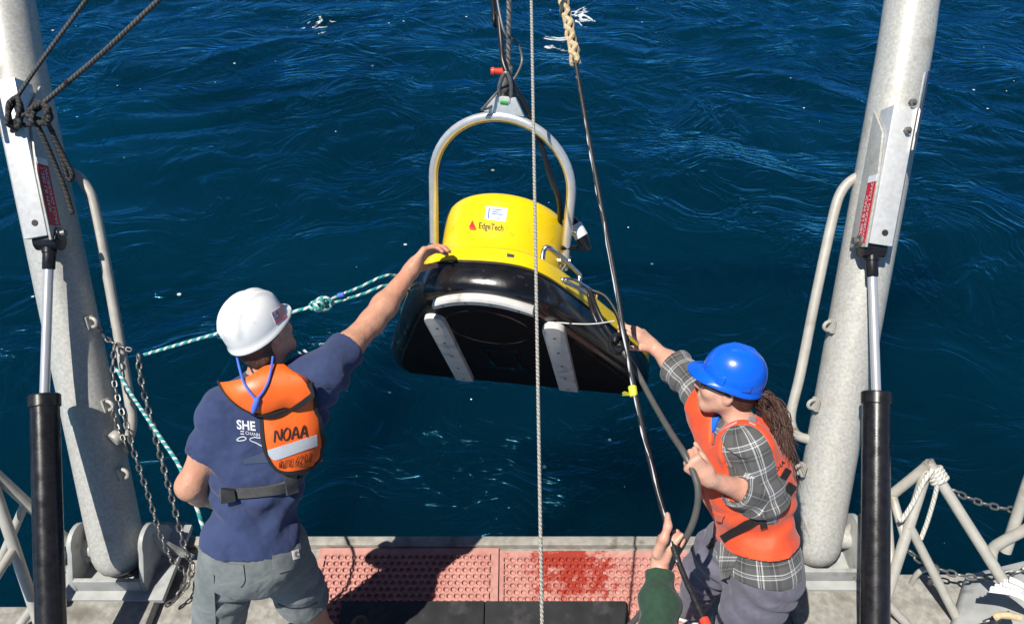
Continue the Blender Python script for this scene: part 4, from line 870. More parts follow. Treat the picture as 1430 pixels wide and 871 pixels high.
def hand(S, wr, d, pn, th, sc=1.0, curl=(25, 35, 25), spread=.06, thumb=(.5, 30), k=.010):
    """wr wrist, d direction to the knuckles, pn palm side, th thumb side; curl = bend at the three finger joints"""
    d = unit(d); pn = unit(np.asarray(pn) - d*np.dot(pn, d)); th = np.asarray(th, float); th = unit(th - d*th.dot(d) - pn*th.dot(pn))
    S.cone(wr, wr + d*.03*sc, .027*sc, .028*sc, .02); tips = []
    for i, (o, kl, ls) in enumerate(((.030, .092, (.044,.026,.021)), (.010, .096, (.049,.030,.022)), (-.010, .091, (.045,.028,.021)), (-.029, .082, (.034,.021,.018)))):
        kn = wr + sc*(d*kl + th*o - pn*.004*(i in (0, 3))*-1); S.cone(wr + sc*(d*.02 + th*o*.6), kn, .0145*sc, .0125*sc, .016)
        dd = unit(d + th*spread*(1.5 - i)); p = kn; r_ = .0098 if i < 3 else .0086; ang = 0
        for j in range(3):
            ang += curl[j] + (i*4 if j == 0 else 0); a = R(ang); v = math.cos(a)*dd + math.sin(a)*pn; q = p + v*ls[j]*sc
            S.cone(p, q, r_*sc*(1 - .06*j), r_*sc*(.94 - .08*j), .004); p = q
        tips.append(p)
    tb = wr + sc*(d*.028 + th*.026 + pn*.006); t1 = unit(d*.75 + th*thumb[0] + pn*math.sin(R(thumb[1]))); p1 = tb + t1*.042*sc
    S.cone(tb, p1, .0165*sc, .0125*sc, .014); t2 = unit(t1 + d*.25 + pn*.25); p2 = p1 + t2*.032*sc; S.cone(p1, p2, .0115*sc, .0105*sc, .005)
    p3 = p2 + unit(t2 + pn*.2)*.026*sc; S.cone(p2, p3, .0105*sc, .0085*sc, .005)
    return tips
def torso(S, pel, nk, sh, fwd, o, k=.05, fem=False, chest=1.0):
    U = unit(nk - pel); L = np.linalg.norm(nk - pel); shr = sh[1] - sh[0]; Rt = unit(shr - U*shr.dot(U)); Fd = np.cross(U, Rt)
    if Fd.dot(fwd) < 0: Fd = -Fd
    A = [Rt, Fd, U]; w = .92 if fem else 1.0
    S.ell(pel + U*.02, ((.172 if fem else .165)*1.0 + o, .118 + o, .13), A, k); S.ell(pel + U*.36*L, (.148*w + o, .105 + o, .20), A, k)
    S.ell(pel + U*.66*L + Fd*.005, (.172*w*chest + o, .115*chest + o, .18), A, k)
    for s_ in sh: S.cone(nk - U*.05, s_, .062 + o, .060 + o, k); S.cone(pel + U*.55*L + (s_ - nk)*.45, s_ - U*.02, .09*w + o, .062 + o, k)
    if fem:
        for s_ in (-1, 1): S.ell(pel + U*.62*L + Fd*.095 + Rt*.075*s_, (.07 + o, .06 + o, .065 + o), A, .04)
    return U, Rt, Fd
def wrinkle(vs, fs, amp, seed, sc=(9, 9, 9), fine=.35):
    N = vnormals(vs, fs); n = vnoise(vs * np.array(sc) + fbm(vs * 5, seed + 7)[:, None] * .7, seed); r_ = 1 - np.abs(n) * 2
    n2 = vnoise(vs * np.array(sc) * 2.3 + 9, seed + 2); return vs + N * (amp * (.6*r_ + fine*n2))[:, None]
def folds(vs, fs, p, axis, reach, amp, waves, seed=0):
    """soft creases running round a limb near a joint"""
    N = vnormals(vs, fs); q = vs - p; a = q @ unit(axis); dd = np.linalg.norm(q, axis=1); wgt = np.exp(-(dd/reach)**2)
    n = vnoise(vs * 7, seed); return vs + N * (wgt * amp * np.sin(a * waves + n * 2.6))[:, None]
def bandcap(S, p, d, ra, depth=.05, r2=None): S.cone(p + d*.02, p - d*depth, ra, r2 or ra, .004, 's')
def sdfobj(name, vs, fs, m, parent, uv=None): return make(name, vs, fs, m, parent, True, 0, 70, False, uv)
def flathelm(name, c, f, l, u, m, parent, a=.142, b_=.116, h=.125, visor=.05, rib='three', lip=.012, sag=.0):
    """hard hat: ribbed shell with a peak, a rolled rim and an inner face"""
    nt_, nr = 72, 22; G = []; inn = []
    def rad(th): return 1 / math.sqrt((math.cos(th)/a)**2 + (math.sin(th)/b_)**2)
    for i in range(nr + 1):
        q = i / nr; row = []; 
        for j in range(nt_):
            th = 2*math.pi*j/nt_; x, y = math.cos(th), math.sin(th); s_ = math.cos(q * math.pi/2) ** .78; z = math.sin(q * math.pi/2) ** .95 * h
            rr_ = rad(th) * s_; X, Y = rr_*x, rr_*y; bump = 0
            if rib == 'three':
                for c0 in (-.040, 0, .040):
                    e = abs(Y - c0*(1.0)); bump = max(bump, .0085 * max(0, 1 - (e/.014)**2) * min(1, max(0, (z - .022)/.03)))
            else:
                for c0 in (-.022, .022):
                    e = abs(Y - c0); bump = max(bump, .006 * max(0, 1 - (e/.010)**2) * min(1, max(0, (z - .07)/.02)) * min(1, max(0, (.05 - abs(X + .0)) / .015)))
            nn_ = unit(V(X/a**2, Y/b_**2, z/h**2 + 1e-4)); row.append(c + f*(X + nn_[0]*bump) + l*(Y + nn_[1]*bump) + u*(z + nn_[2]*bump))
        G.append(row)
    rim = []
    for ext, dz in ((1.0, -.020), (.55, -.016), (.0, -.004)):
        row = []
        for j in range(nt_):
            th = 2*math.pi*j/nt_; x, y = math.cos(th), math.sin(th); e = lip + visor * max(0, x)**3.0; rr_ = rad(th) + e*ext
            row.append(c + f*rr_*x + l*rr_*y + u*(dz + .018*ext*-.3*max(0, x)**2 - sag*max(0, -x)))
        rim.append(row)
    row0 = []
    for j in range(nt_):
        th = 2*math.pi*j/nt_; x, y = math.cos(th), math.sin(th); e = (lip + visor*max(0, x)**3)*.94; rr_ = rad(th) + e; row0.append(c + f*rr_*x + l*rr_*y + u*(-.027 - sag*max(0, -x) - .006*max(0, x)**2))
    inr = [[c + f*(rad(2*math.pi*j/nt_)*.955*math.cos(2*math.pi*j/nt_)*math.cos(q)) + l*(rad(2*math.pi*j/nt_)*.955*math.sin(2*math.pi*j/nt_)*math.cos(q)) + u*(-.024 + math.sin(q)*h*.95 - sag*max(0, -math.cos(2*math.pi*j/nt_))*math.cos(q)) for j in range(nt_)] for q in np.linspace(math.pi/2 - .05, 0, 6)]
    mb = MB(); mb.grid(inr + [row0] + rim + G, cu=True); return mb.build(name, m, parent, True, 0, 60)
def addbvh(o): return BVHTree.FromPolygons([tuple(np.array(v.co) + rootloc(o)) for v in o.data.vertices], [list(p.vertices) for p in o.data.polygons])
# ------------------------------------------------------------------ man in the white hard hat
def man():
    H = at(366, 466, 2.50); nk = at(372, 527, 2.54); pel = atz(352, 764, .96); shL = at(314, 576, 2.52); shR = at(448, 524, 2.58)
    elL = at(266, 678, 2.52); wrL = at(305, 700, 2.74); elR = at(520, 449, 2.79); wrR = at(574, 378, 2.94)
    kR = atz(434, 860, .48); kL = atz(302, 888, .48); fR = V(-.72, pel[1] + .03, .08); fL = V(-1.18, pel[1] - .07, .08)
    root = thing('person', (pel[0], pel[1], 0), 'person in white hard hat and navy T-shirt, back turned, one hand on the towfish', 'person')
    fwd = V(.25, 1, 0); f, l, u = axes(tip(V(.38, .90, .20)), tip(V(-.28, .04, 1)))
    hipR, hipL = pel + V(.085, .02, -.03), pel + V(-.085, -.01, -.03)
    S = SDF((-1.40, pel[1] - .32, 0), (-.16, wrR[1] + .25, 1.92), .0055)
    head(S, H, f, l, u); S.cone(H - u*.05 - f*.02, nk, .056, .062, .03); S.ell(nk - V(0,0,.05), (.12,.08,.06), None, .05)
    torso(S, pel, nk, (shL, shR), fwd, -.012)
    S.chain([shL, shL + (elL-shL)*.5, elL, elL + (wrL-elL)*.35, wrL], [.054, .051, .045, .045, .030], .03)
    S.chain([shR, shR + (elR-shR)*.5, elR, elR + (wrR-elR)*.30, wrR], [.054, .051, .045, .047, .030], .03)
    S.chain([hipL, kL, kL + (fL-kL)*.35, fL], [.085, .056, .054, .038], .03); S.chain([hipR, kR, kR + (fR-kR)*.35 + V(0,-.02,0), fR], [.085, .056, .056, .038], .03)
    for q in (fL, fR): S.chain([q, q + V(.02,.14,-.045)], [.04, .032], .03)
    hand(S, wrR, at(592, 351, 2.985) - wrR, FT*-.4 + FN*-.3 + FU*.9, V(.2,-.6,-.7), 1.14, (28, 38, 30), .05, (.6, 20))
    hand(S, wrL, V(.5,.6,.1), V(.6,-.5,-.3), V(0,0,1), 1.0, (60, 70, 50))
    vs, fs = S.mesh(); sdfobj('body', vs, fs, M['skin'], root)
    # hair at the nape
    S = SDF(H - .16, H + .16, .005); S.ell(H + u*.035 - f*.018, (.099, .080, .092), [f, l, u], .01); S.ell(H - u*.04 - f*.06, (.045, .064, .06), [f, l, u], .02)
    S.cut(H + f*.035, f); S.cut(H - u*.085, -u); vs, fs = S.mesh(); vs = wrinkle(vs, fs, .004, 3, (60, 60, 30)); sdfobj('hair', vs, fs, M['hair2'], root)
    # T-shirt
    S = SDF((-1.32, pel[1] - .27, .80), (-.40, shR[1] + .36, 1.68), .006)
    dl = unit(elL - shL); dr = unit(elR - shR); eL = shL + dl*.165; eR = shR + dr*.155
    S.cone(shL, eL + dl*.03, .064, .066, .03); S.cone(shR, eR + dr*.03, .070, .070, .03)
    for e, d_ in ((eL, dl), (eR, dr)): S.cut(e, d_, e - .16, e + .16)
    bandcap(S, eL, dl, .057); bandcap(S, eR, dr, .060)
    U, Rt, Fd = torso(S, pel, nk, (shL, shR), fwd, .006, .05, chest=1.0)
    S.ell(pel - U*.02, (.172, .132, .15), [Rt, Fd, U], .05)
    for s_ in (shL, shR): S.cone(nk - U*.04, s_, .068, .066, .05)
    hem = pel + U*.018; S.cut(hem, -U); S.cone(nk + U*.10, nk - U*.02, .062, .066, .01, 's')
    S.cone(hem - U*.02, hem + U*.02, .0, .0, .001)
    vs, fs = S.mesh(); vs = relax(vs, fs, 1); vs = wrinkle(vs, fs, .006, 5, (6, 6, 10)); vs = folds(vs, fs, shR - U*.08, V(.5,.5,.7), .15, .009, 80, 2); vs = folds(vs, fs, shL - U*.06, V(.6,.2,.7), .12, .008, 80, 4); vs = folds(vs, fs, pel + U*.14 - Rt*.08, V(.45,0,1), .18, .009, 62, 6); vs = folds(vs, fs, pel + U*.16 + Rt*.1, V(-.6,0,1), .14, .008, 66, 16)
    sh_ = sdfobj('t_shirt', vs, fs, M['navy'], root); B = bvh(vs, fs)
    # shorts
    S = SDF((-1.42, pel[1] - .35, .30), (-.50, pel[1] + .38, 1.14), .006); S.ell(pel, (.166, .124, .15), [Rt, Fd, U], .04)
    dL, dR = unit(kL - hipL), unit(kR - hipR); kkL, kkR = hipL + dL*.47, hipR + dR*.345
    S.cone(hipL, kkL + dL*.04, .100, .098, .04); S.cone(hipR, kkR + dR*.04, .100, .094, .04); S.ell(pel - V(.0,.05,.04), (.15,.11,.12), None, .05)
    S.cut(kkL, dL, kkL - .14, kkL + .14); S.cut(kkR, dR, kkR - .14, kkR + .14); S.cut(pel + U*.10, U); bandcap(S, kkR, dR, .076, .08); bandcap(S, kkL, dL, .08, .08)
    vs, fs = S.mesh(); vs = wrinkle(vs, fs, .006, 9, (8, 8, 9)); vs = folds(vs, fs, hipL - V(0,.05,.12), V(.3,0,1), .16, .007, 70, 3); vs = folds(vs, fs, kkR + V(0,0,.1), V(.3,0,1), .14, .007, 75, 8)
    sho = sdfobj('shorts', vs, fs, M['grey'], root); BS = bvh(vs, fs)
    pk, _ = sheet('back_pocket', BS, rows([(379,770),(381,792),(388,800)], [(418,758),(421,783),(414,792)], 10, 10), .005, .006, M['grey'], sho)
    sheet('pocket_tag', BS, rows([(406,769),(408,781)], [(415,766),(417,778)], 4, 4), .0075, .002, M['paper'], pk, smooth_n=0)
    sheet('tag_emblem', BS, strip([(414,770.5),(411,769.5),(409.5,773),(411,776.5),(414.5,775)], 1.6, 10, 2), .0095, .001, M['gold'], pk, smooth_n=0)
    sheet('hammer_pocket', BS, rows([(272,800),(272,871)], [(300,802),(302,875)], 10, 8), .005, .006, M['grey'], sho)
    sheet('back_pocket', BS, rows([(300,783),(303,808),(312,814)], [(340,788),(343,812),(336,818)], 10, 10), .005, .006, M['grey'], sho)
    sheet('hem_stitch', BS, strip([(388,842),(405,848),(425,847),(443,840)], 1.5, 14, 2), .003, .002, M['jeans'], sho)
    for q in (fL, fR):
        S = SDF(q - .22, q + .30, .007); S.cone(q + V(0,0,.10), q, .056, .055, .03); S.cone(q + V(0,-.02,-.03), q + V(.03,.17,-.04), .05, .045, .03); S.cut(V(0,0,.002), V(0,0,-1)); vs, fs = S.mesh(); sdfobj('boot', vs, fs, M['boot'], root)
    # print on the back of the shirt
    textpx('shirt_print', 'SHE', B, (331, 598), (15.5, 1.6), (-1.5, -17.5), M['wtext'], sh_, .002, bold=.03)
    textpx('shirt_print', 'CHANNEL', B, (343, 606), (5.6, .9), (-.6, -6.6), M['wtext'], sh_, .002)
    for ln in ([(331,613),(336,610),(341,609.5),(344,612),(340,614.5),(332,615),(331,613)], [(349,612),(356,610),(363,611),(372,608),(376,612),(369,617),(366,622),(358,618),(350,615),(349,612)], [(336,601.5),(341,602)], [(336,605),(341,605.6)]): sheet('print_outline', B, strip(ln, 1.1, 30, 2), .002, .001, M['wtext'], sh_, smooth_n=0)
    sheet('ship_print', B, rows([(340,641),(341,647)], [(374,629),(376,645)], 5, 10), .002, .001, mat('faded_print', (.055,.078,.135), .88), sh_, smooth_n=0)
    # inflatable life vest: folded collar, hanging back panel, belt
    lv, T = sheet('life_vest', B, rows([(362,548),(365,585),(372,620),(378,640),(386,650)], [(437,540),(440,580),(442,615),(440,638),(430,648)], 22, 18), .030, .034, M['orange'], root, smooth_n=8, bulge=.012)
    LVB = addbvh(lv)
    cap, _ = sheet('bottom_edge', B, rows([(379,640),(388,652),(396,655)], [(440,638),(428,648),(405,655)], 8, 14), .031, .030, M['orange'], lv, smooth_n=6)
    sheet('binding', B, strip([(361,548),(364,585),(371,620),(377,640),(386,652),(398,656),(414,654),(432,648),(441,637),(442,615),(440,580),(438,545)], 4.2, 60, 3), .034, .030, M['web'], lv, smooth_n=6)
    for o_ in [lv]: pass
    cl, _ = sheet('collar_flap', B, rows([(316,546),(322,551),(332,559),(345,566),(360,570)], [(396,520),(418,520),(436,526),(438,538),(434,548)], 16, 24), .050, .030, M['orange'], root, smooth_n=10, bulge=.007); cl.name = 'vest_collar'
    sheet('binding', B, strip([(314,546),(324,556),(342,568),(360,572),(385,567),(410,559),(430,551),(439,543),(438,530)], 5, 44, 3), .056, .03, M['web'], cl, smooth_n=8)
    rf, _ = sheet('reflective_band', LVB, rows([(374,628),(377.5,645)], [(442,607),(442.5,622)], 6, 16), .003, .004, M['reflect'], lv, smooth_n=2)
    handwrite('lettering', 'NOAA', LVB, (383, 617), (14.0, -2.2), (1.2, -17.5), 2.0, M['ink'], lv, .0035)
    handwrite('lettering', 'R/V 6202', LVB, (390, 655), (7.3, -1.9), (.8, -11.5), 1.0, M['ink'], lv, .0035)
    be, _ = sheet('belt', B, strip([(309,688),(335,688),(365,686),(395,680),(420,671),(440,660)], 14, 30, 4), .010, .011, M['greyweb'], root, smooth_n=4); 
    sheet('buckle', B, rows([(313,680),(314,697)], [(330,681),(331,697)], 5, 6), .020, .016, M['web'], be, smooth_n=2)
    sheet('strap', B, rows([(396,652),(398,690)], [(411,650),(413,686)], 10, 4), .017, .012, M['greyweb'], be, smooth_n=3)
    # hard hat, harness, chin cord
    hc = H + u*.045 - f*.005
    hat = flathelm('hard_hat', hc, f, l, u, M['hatw'], root, .114, .100, .108, .022, 'three', .005, .004); HB = addbvh(hat)
    S = SDF(hc - .17, hc + .17, .006); S.ell(hc - u*.03 - f*.008, (.108, .092, .045), [f, l, u], .01); S.ell(hc - u*.03 - f*.008, (.100, .084, .20), [f, l, u], .004, 's'); S.cut(hc - f*.0, f); S.cut(hc - u*.055, -u); S.cut(hc - u*.012, u)
    vs, fs = S.mesh(); sdfobj('suspension_band', vs, fs, M['greyweb'], hat)
    fl = []; o_, ux, vx = (378.5, 437), V(15.5, -10.0), V(6.3, 15.5)
    def q(a, b_): return (o_[0] + ux[0]*a + vx[0]*b_, o_[1] + ux[1]*a + vx[1]*b_)
    flag, _ = sheet('flag_sticker', HB, rows([q(0,0), q(0,1)], [q(1,0), q(1,1)], 8, 8), .0015, .001, M['paper'], hat, smooth_n=0)
    for i in range(7): sheet('flag_stripe', HB, rows([q(.0,i/6.5), q(.0,(i+.5)/6.5)], [q(1,i/6.5), q(1,(i+.5)/6.5)], 2, 8), .0024, .001, M['red'], flag, smooth_n=0)
    sheet('flag_canton', HB, rows([q(0,0), q(0,.54)], [q(.42,0), q(.42,.54)], 5, 5), .0032, .001, mat('flag_blue', (.02,.03,.16), .5), flag, smooth_n=0)
    for a, b_ in ((.08,.1),(.2,.1),(.33,.1),(.14,.27),(.27,.27),(.08,.44),(.2,.44),(.33,.44)): sheet('flag_star', HB, rows([q(a-.02,b_-.02), q(a-.02,b_+.03)], [q(a+.03,b_-.02), q(a+.03,b_+.03)], 2, 2), .004, .001, M['paper'], flag, smooth_n=0)
    CLB = addbvh(cl); 
    def oncl(x, y): p, n = cast(CLB, x, y); return p + n*.006
    tube('chin_cord', [at(331, 498, 2.44), at(334, 512, 2.41), oncl(341, 533), oncl(348, 545), oncl(357, 556), oncl(358, 566)], .0042, M['bluecord'], hat, 8, n=6)
    tube('chin_cord', [at(381, 498, 2.45), at(379, 514, 2.42), oncl(375, 533), oncl(368, 546), oncl(361, 556), oncl(360, 568)], .0042, M['bluecord'], hat, 8, n=6)
    mb = MB(); mb.lathe(oncl(361, 554), oncl(356, 568) - oncl(361, 554), [(.006,0),(.010,.006),(.010,.04),(.006,.055)], 10); mb.build('cord_clip', M['bluecord'], hat)
    return root
man()
# ------------------------------------------------------------------ woman in the blue hard hat
def plaid():
    m = bpy.data.materials.new('grey_plaid_flannel'); m.use_nodes = True; t = m.node_tree; b = t.nodes['Principled BSDF']; b.inputs['Roughness'].default_value = .9; b.inputs['Specular IOR Level'].default_value = .2; b.inputs['Sheen Weight'].default_value = .15
    uv = t.nodes.new('ShaderNodeUVMap'); sp = t.nodes.new('ShaderNodeSeparateXYZ'); t.links.new(uv.outputs[0], sp.inputs[0]); outs = []
    for i in (0, 1):
        d_ = t.nodes.new('ShaderNodeMath'); d_.operation = 'MULTIPLY_ADD'; d_.inputs[1].default_value = 1/.098; d_.inputs[2].default_value = 20.13 + .3*i; t.links.new(sp.outputs[i], d_.inputs[0])
        f_ = t.nodes.new('ShaderNodeMath'); f_.operation = 'FRACT'; t.links.new(d_.outputs[0], f_.inputs[0]); r_ = t.nodes.new('ShaderNodeValToRGB'); cr = r_.color_ramp; cr.interpolation = 'CONSTANT'
        st = [(0,.10),(.16,.60),(.205,.065),(.235,.50),(.255,.065),(.30,.58),(.345,.10),(.55,.055),(.66,.32),(.68,.055),(.80,.10)]
        cr.elements[0].position = 0; cr.elements[0].color = (st[0][1],)*3 + (1,); cr.elements[1].position = st[1][0]; cr.elements[1].color = (st[1][1],)*3 + (1,)
        for p, v in st[2:]: e = cr.elements.new(p); e.color = (v, v, v, 1)
        t.links.new(f_.outputs[0], r_.inputs[0]); outs.append(r_.outputs[0])
    mx = t.nodes.new('ShaderNodeMix'); mx.data_type = 'RGBA'; mx.inputs[0].default_value = .5; t.links.new(outs[0], mx.inputs[6]); t.links.new(outs[1], mx.inputs[7]); t.links.new(mx.outputs[2], b.inputs['Base Color'])
    return m
M['plaid'] = plaid()
def limb_uv(vs, fs, bones):
    """lengthwise and round-about coordinates of the nearest limb, one limb per face so cloth pieces meet at seams"""
    ce = vs[fs].mean(1); best = np.full(len(fs), 9.); who = np.zeros(len(fs), int)
    for i, (a, b_, r_, up) in enumerate(bones):
        ab = b_ - a; t = np.clip(((ce - a) @ ab) / ab.dot(ab), 0, 1); dd = np.linalg.norm(ce - a - t[:, None]*ab, axis=1) - r_; m = dd < best; best[m] = dd[m]; who[m] = i
    UVs = np.zeros((len(fs), 4, 2))
    for i, (a, b_, r_, up) in enumerate(bones):
        m = who == i
        if not m.any(): continue
        ab = unit(b_ - a); n1 = unit(np.asarray(up) - ab*np.dot(up, ab)); n2 = np.cross(ab, n1); q = vs[fs[m]] - a
        th = np.arctan2(q @ n2, q @ n1); d0 = th[:, :1]; th = d0 + (th - d0 + np.pi) % (2*np.pi) - np.pi; UVs[m, :, 0] = q @ ab + i*.037; UVs[m, :, 1] = th * (r_ if r_ < .1 else .15)
    return {i: [tuple(x) for x in UVs[i]] for i in range(len(fs))}
def woman():
    H = at(1015, 539, 2.68); nk = at(1040, 600, 2.70); pel = atz(1058, 772, .80); shL = at(1040, 622, 2.58); shR = at(992, 566, 2.86)
    elL = at(1066, 694, 2.60); wrL = at(990, 668, 2.50); elR = at(944, 512, 3.03); wrR = at(914, 486, 3.14)
    hipR, hipL = pel + V(-.03, .10, -.02), pel + V(.03, -.085, -.02); kR = atz(984, 800, .47); kL = atz(1032, 880, .46); fR = atz(966, 848, .08); fL = V(1.02, pel[1] - .2, .08)
    root = thing('person', (pel[0], pel[1], 0), 'person in blue hard hat, orange life vest and plaid shirt leaning towards the towfish', 'person')
    f, l, u = axes(tip(V(-.93, .32, .16)), tip(V(.10, .12, 1))); fwd = V(-1, .35, 0)
    S = SDF((.30, pel[1] - .5, 0), (1.34, wrR[1] + .3, 1.66), .0055)
    head(S, H, f, l, u, .95); S.cone(H - u*.05 - f*.025, nk, .050, .056, .03)
    torso(S, pel, nk, (shL, shR), fwd, -.014, fem=True)
    S.chain([shL, elL, elL + (wrL-elL)*.35, wrL], [.048, .038, .039, .026], .03); S.chain([shR, elR, elR + (wrR-elR)*.3, wrR], [.048, .038, .039, .026], .03)
    S.chain([hipL, kL, kL + (fL-kL)*.35, fL], [.085, .056, .054, .036], .03); S.chain([hipR, kR, kR + (fR-kR)*.35, fR], [.085, .056, .054, .036], .03)
    hand(S, wrR, at(890, 462, 3.12) - wrR, V(-.5,.3,-.5), V(-.3,-.6,.4), .96, (15, 22, 15), .04, (.7, 10))
    hand(S, wrL, at(962, 643, 2.47) - wrL, V(-.35,.8,.2), V(-.2,0,1), .97, (80, 88, 62), .01, (.10, 75))
    vs, fs = S.mesh(); sdfobj('body', vs, fs, M['skin2'], root)
    # trousers
    S = SDF((.58, pel[1] - .50, .05), (1.36, pel[1] + .55, 1.0), .006); U = unit(nk - pel)
    S.ell(pel, (.155, .165, .13), None, .05); dL, dR = unit(kL - hipL), unit(kR - hipR)
    S.chain([hipL, hipL + dL*.2, kL, kL + (fL - kL)*.9], [.118, .108, .082, .07], .05); S.chain([hipR, hipR + dR*.18, kR, kR + (fR - kR)*.9], [.112, .102, .080, .068], .05)
    S.cut(pel + U*.10, U)
    vs, fs = S.mesh(); vs = wrinkle(vs, fs, .006, 12, (8, 8, 9)); vs = folds(vs, fs, kR, V(.25,0,1), .16, .010, 85, 3); vs = folds(vs, fs, hipR + V(-.05,-.05,-.1), V(.4,0,1), .14, .008, 75, 6); vs = folds(vs, fs, hipL + V(0,-.1,-.05), V(.6,0,1), .15, .006, 75, 7)
    tr = sdfobj('trousers', vs, fs, M['purple'], root); TB = bvh(vs, fs)
    # shirt
    S = SDF((.50, pel[1] - .32, .62), (1.32, elR[1] + .25, 1.50), .006)
    dl, dr = unit(elL - shL), unit(elR - shR); fl_ = unit(wrL - elL); fr_ = unit(wrR - elR); cuL = elL + fl_*.135; cuR = elR + fr_*.01
    S.cone(shL, elL, .080, .070, .04); S.cone(elL, cuL + fl_*.03, .070, .062, .04); S.cone(shR, elR, .072, .064, .04); S.cone(elR, cuR + fr_*.03, .064, .060, .04)
    S.cone(cuL - fl_*.028, cuL - fl_*.01, .068, .067, .008); S.cone(cuR - fr_*.05, cuR - fr_*.012, .066, .066, .008)
    S.cut(cuL, fl_, cuL - .11, cuL + .11); S.cut(cuR, fr_, cuR - .11, cuR + .11); bandcap(S, cuL, fl_, .057); bandcap(S, cuR, fr_, .055)
    U, Rt, Fd = torso(S, pel, nk, (shL, shR), fwd, .010, .05, True); S.ell(pel - U*.03, (.185, .150, .14), [Rt, Fd, U], .05)
    S.cut(pel - U*.052, -U + Fd*.25, None, None); S.cone(nk + U*.12, nk - U*.02, .05, .06, .01, 's')
    vs, fs = S.mesh(); vs = relax(vs, fs, 1); vs = wrinkle(vs, fs, .006, 15, (10, 10, 10)); vs = folds(vs, fs, elL, dl, .12, .009, 85, 4); vs = folds(vs, fs, elR - dr*.08, dr, .12, .008, 90, 5); vs = folds(vs, fs, pel, V(.3,.2,1), .16, .006, 65, 6)
    uv = limb_uv(vs, fs, [(pel, nk, .13, Fd), (shL, elL, .07, V(0,-1,.3)), (elL, cuL, .06, V(0,-1,.3)), (shR, elR, .07, V(0,-1,.4)), (elR, cuR + fr_*.05, .06, V(0,-1,.4))])
    shr = sdfobj('plaid_shirt', vs, fs, M['plaid'], root, uv)
    # hanging front tail of the shirt
    B = bvh(vs, fs)
    tl_, _ = sheet('shirt_tail', TB, rows([(1010,752),(1009,780),(1007,806)], [(1042,757),(1030,780),(1022,803)], 12, 8), .016, .006, M['plaid'], shr, smooth_n=4)
    L_ = tl_.data.uv_layers.active
    for d_ in L_.data: d_.uv = (d_.uv[0]*.10, d_.uv[1]*.16)
    sheet('tee_hem', TB, rows([(1040,772),(1052,784)], [(1104,764),(1094,779)], 6, 12), .014, .010, M['bluetee'], root, smooth_n=3)
    sheet('belt_tail', TB, strip([(1000,752),(996,760),(991,764)], 5, 8, 3), .012, .008, M['web'], tr, smooth_n=2)
    # life vest
    S = SDF((.46, pel[1] - .32, .76), (1.36, pel[1] + .72, 1.52), .006); U, Rt, Fd = torso(S, pel + U*.03, nk, (shL, shR), fwd, .027, .05, True)
    S.ell(pel + U*.30 + Fd*.10, (.142, .074, .165), [Rt, Fd, U], .04)
    S.ell(pel + U*.30 - Fd*.07, (.142, .070, .165), [Rt, Fd, U], .04)
    for s_, el in ((shL, elL), (shR, elR)):
        dd = unit(el - s_); ot = unit((s_ - nk) - U*(s_ - nk).dot(U)); S.cone(s_ + ot*.075 + U*.015, s_ + ot*.06 + dd*.16, .080, .082, .02, 's')
    S.cut(pel + U*.075, -U); S.cone(nk + U*.16 + Fd*.05, nk - U*.05 + Fd*.07, .085, .055, .015, 's'); S.cone(nk - U*.05 + Fd*.07, nk - U*.20 + Fd*.17, .055, .012, .012, 's')
    vs, fs = S.mesh(); vs = relax(vs, fs, 1); vs = wrinkle(vs, fs, .006, 21, (9, 9, 12)); vs = folds(vs, fs, pel + U*.2 - Rt*.1, U, .16, .006, 70, 9)
    ve = sdfobj('life_vest', vs, fs, M['vest'], root); VB = bvh(vs, fs)
    for ln, wd in (([(1010,752),(1035,736),(1062,722),(1088,700),(1106,676)], 12), ([(1070,690),(1086,676),(1100,655)], 8), ([(1022,742),(1018,722),(1016,700)], 0)):
        if wd: sheet('webbing_strap', VB, strip(ln, wd, 22, 4), .006, .008, M['web'], ve, smooth_n=3)
    sheet('strap_tab', VB, strip([(1061,711),(1066,734)], 9, 8, 4), .012, .010, M['web'], ve, smooth_n=2)
    sheet('reflective_patch', VB, rows([(1007,585),(1003,603)], [(1032,568),(1029,590)], 8, 10), .004, .005, M['reflect'], ve, smooth_n=3); sheet('reflective_patch', VB, rows([(1047,573),(1046,590)], [(1056,579),(1055,594)], 6, 5), .004, .005, M['reflect'], ve, smooth_n=3)
    textpx('vest_print', 'SHA', VB, (1084, 660), (6.0, -7.5), (-3.5, -7.5), M['ink'], ve, .003, bold=.01)
    sheet('pocket_flap', VB, rows([(975,712),(978,720)], [(1012,718),(1010,727)], 5, 10), .008, .008, M['vest'], ve, smooth_n=2)
    # vest front edge and blue T-shirt at the open neck
    sheet('tee_neck', B, rows([(990,585),(984,606),(983,622)], [(1006,582),(1001,598),(992,615)], 8, 6), .012, .012, M['bluetee'], root, smooth_n=3)
    # shoes
    for q, dv in ((fR, V(-.95,.3,0)), (fL, V(-.9,.3,0))):
        S = SDF(q - .3, q + .3, .006); S.cone(q - dv*.05 + V(0,0,.005), q + dv*.05 + V(0,0,.015), .045, .045, .03); S.cone(q + V(0,0,-.02), q + dv*.17 + V(0,0,-.035), .045, .036, .03); S.cut(V(0,0,.022), V(0,0,-1)); vs, fs = S.mesh(); s1 = sdfobj('shoe', vs, fs, M['shoe'], root)
        S = SDF(q - .3, q + .3, .006); S.cone(q - dv*.06 + V(0,0,-.05), q + dv*.18 + V(0,0,-.05), .05, .042, .02); S.cut(V(0,0,.004), V(0,0,-1)); S.cut(V(0,0,.026), V(0,0,1)); vs, fs = S.mesh(); sdfobj('sole', vs, fs, M['sole'], s1)
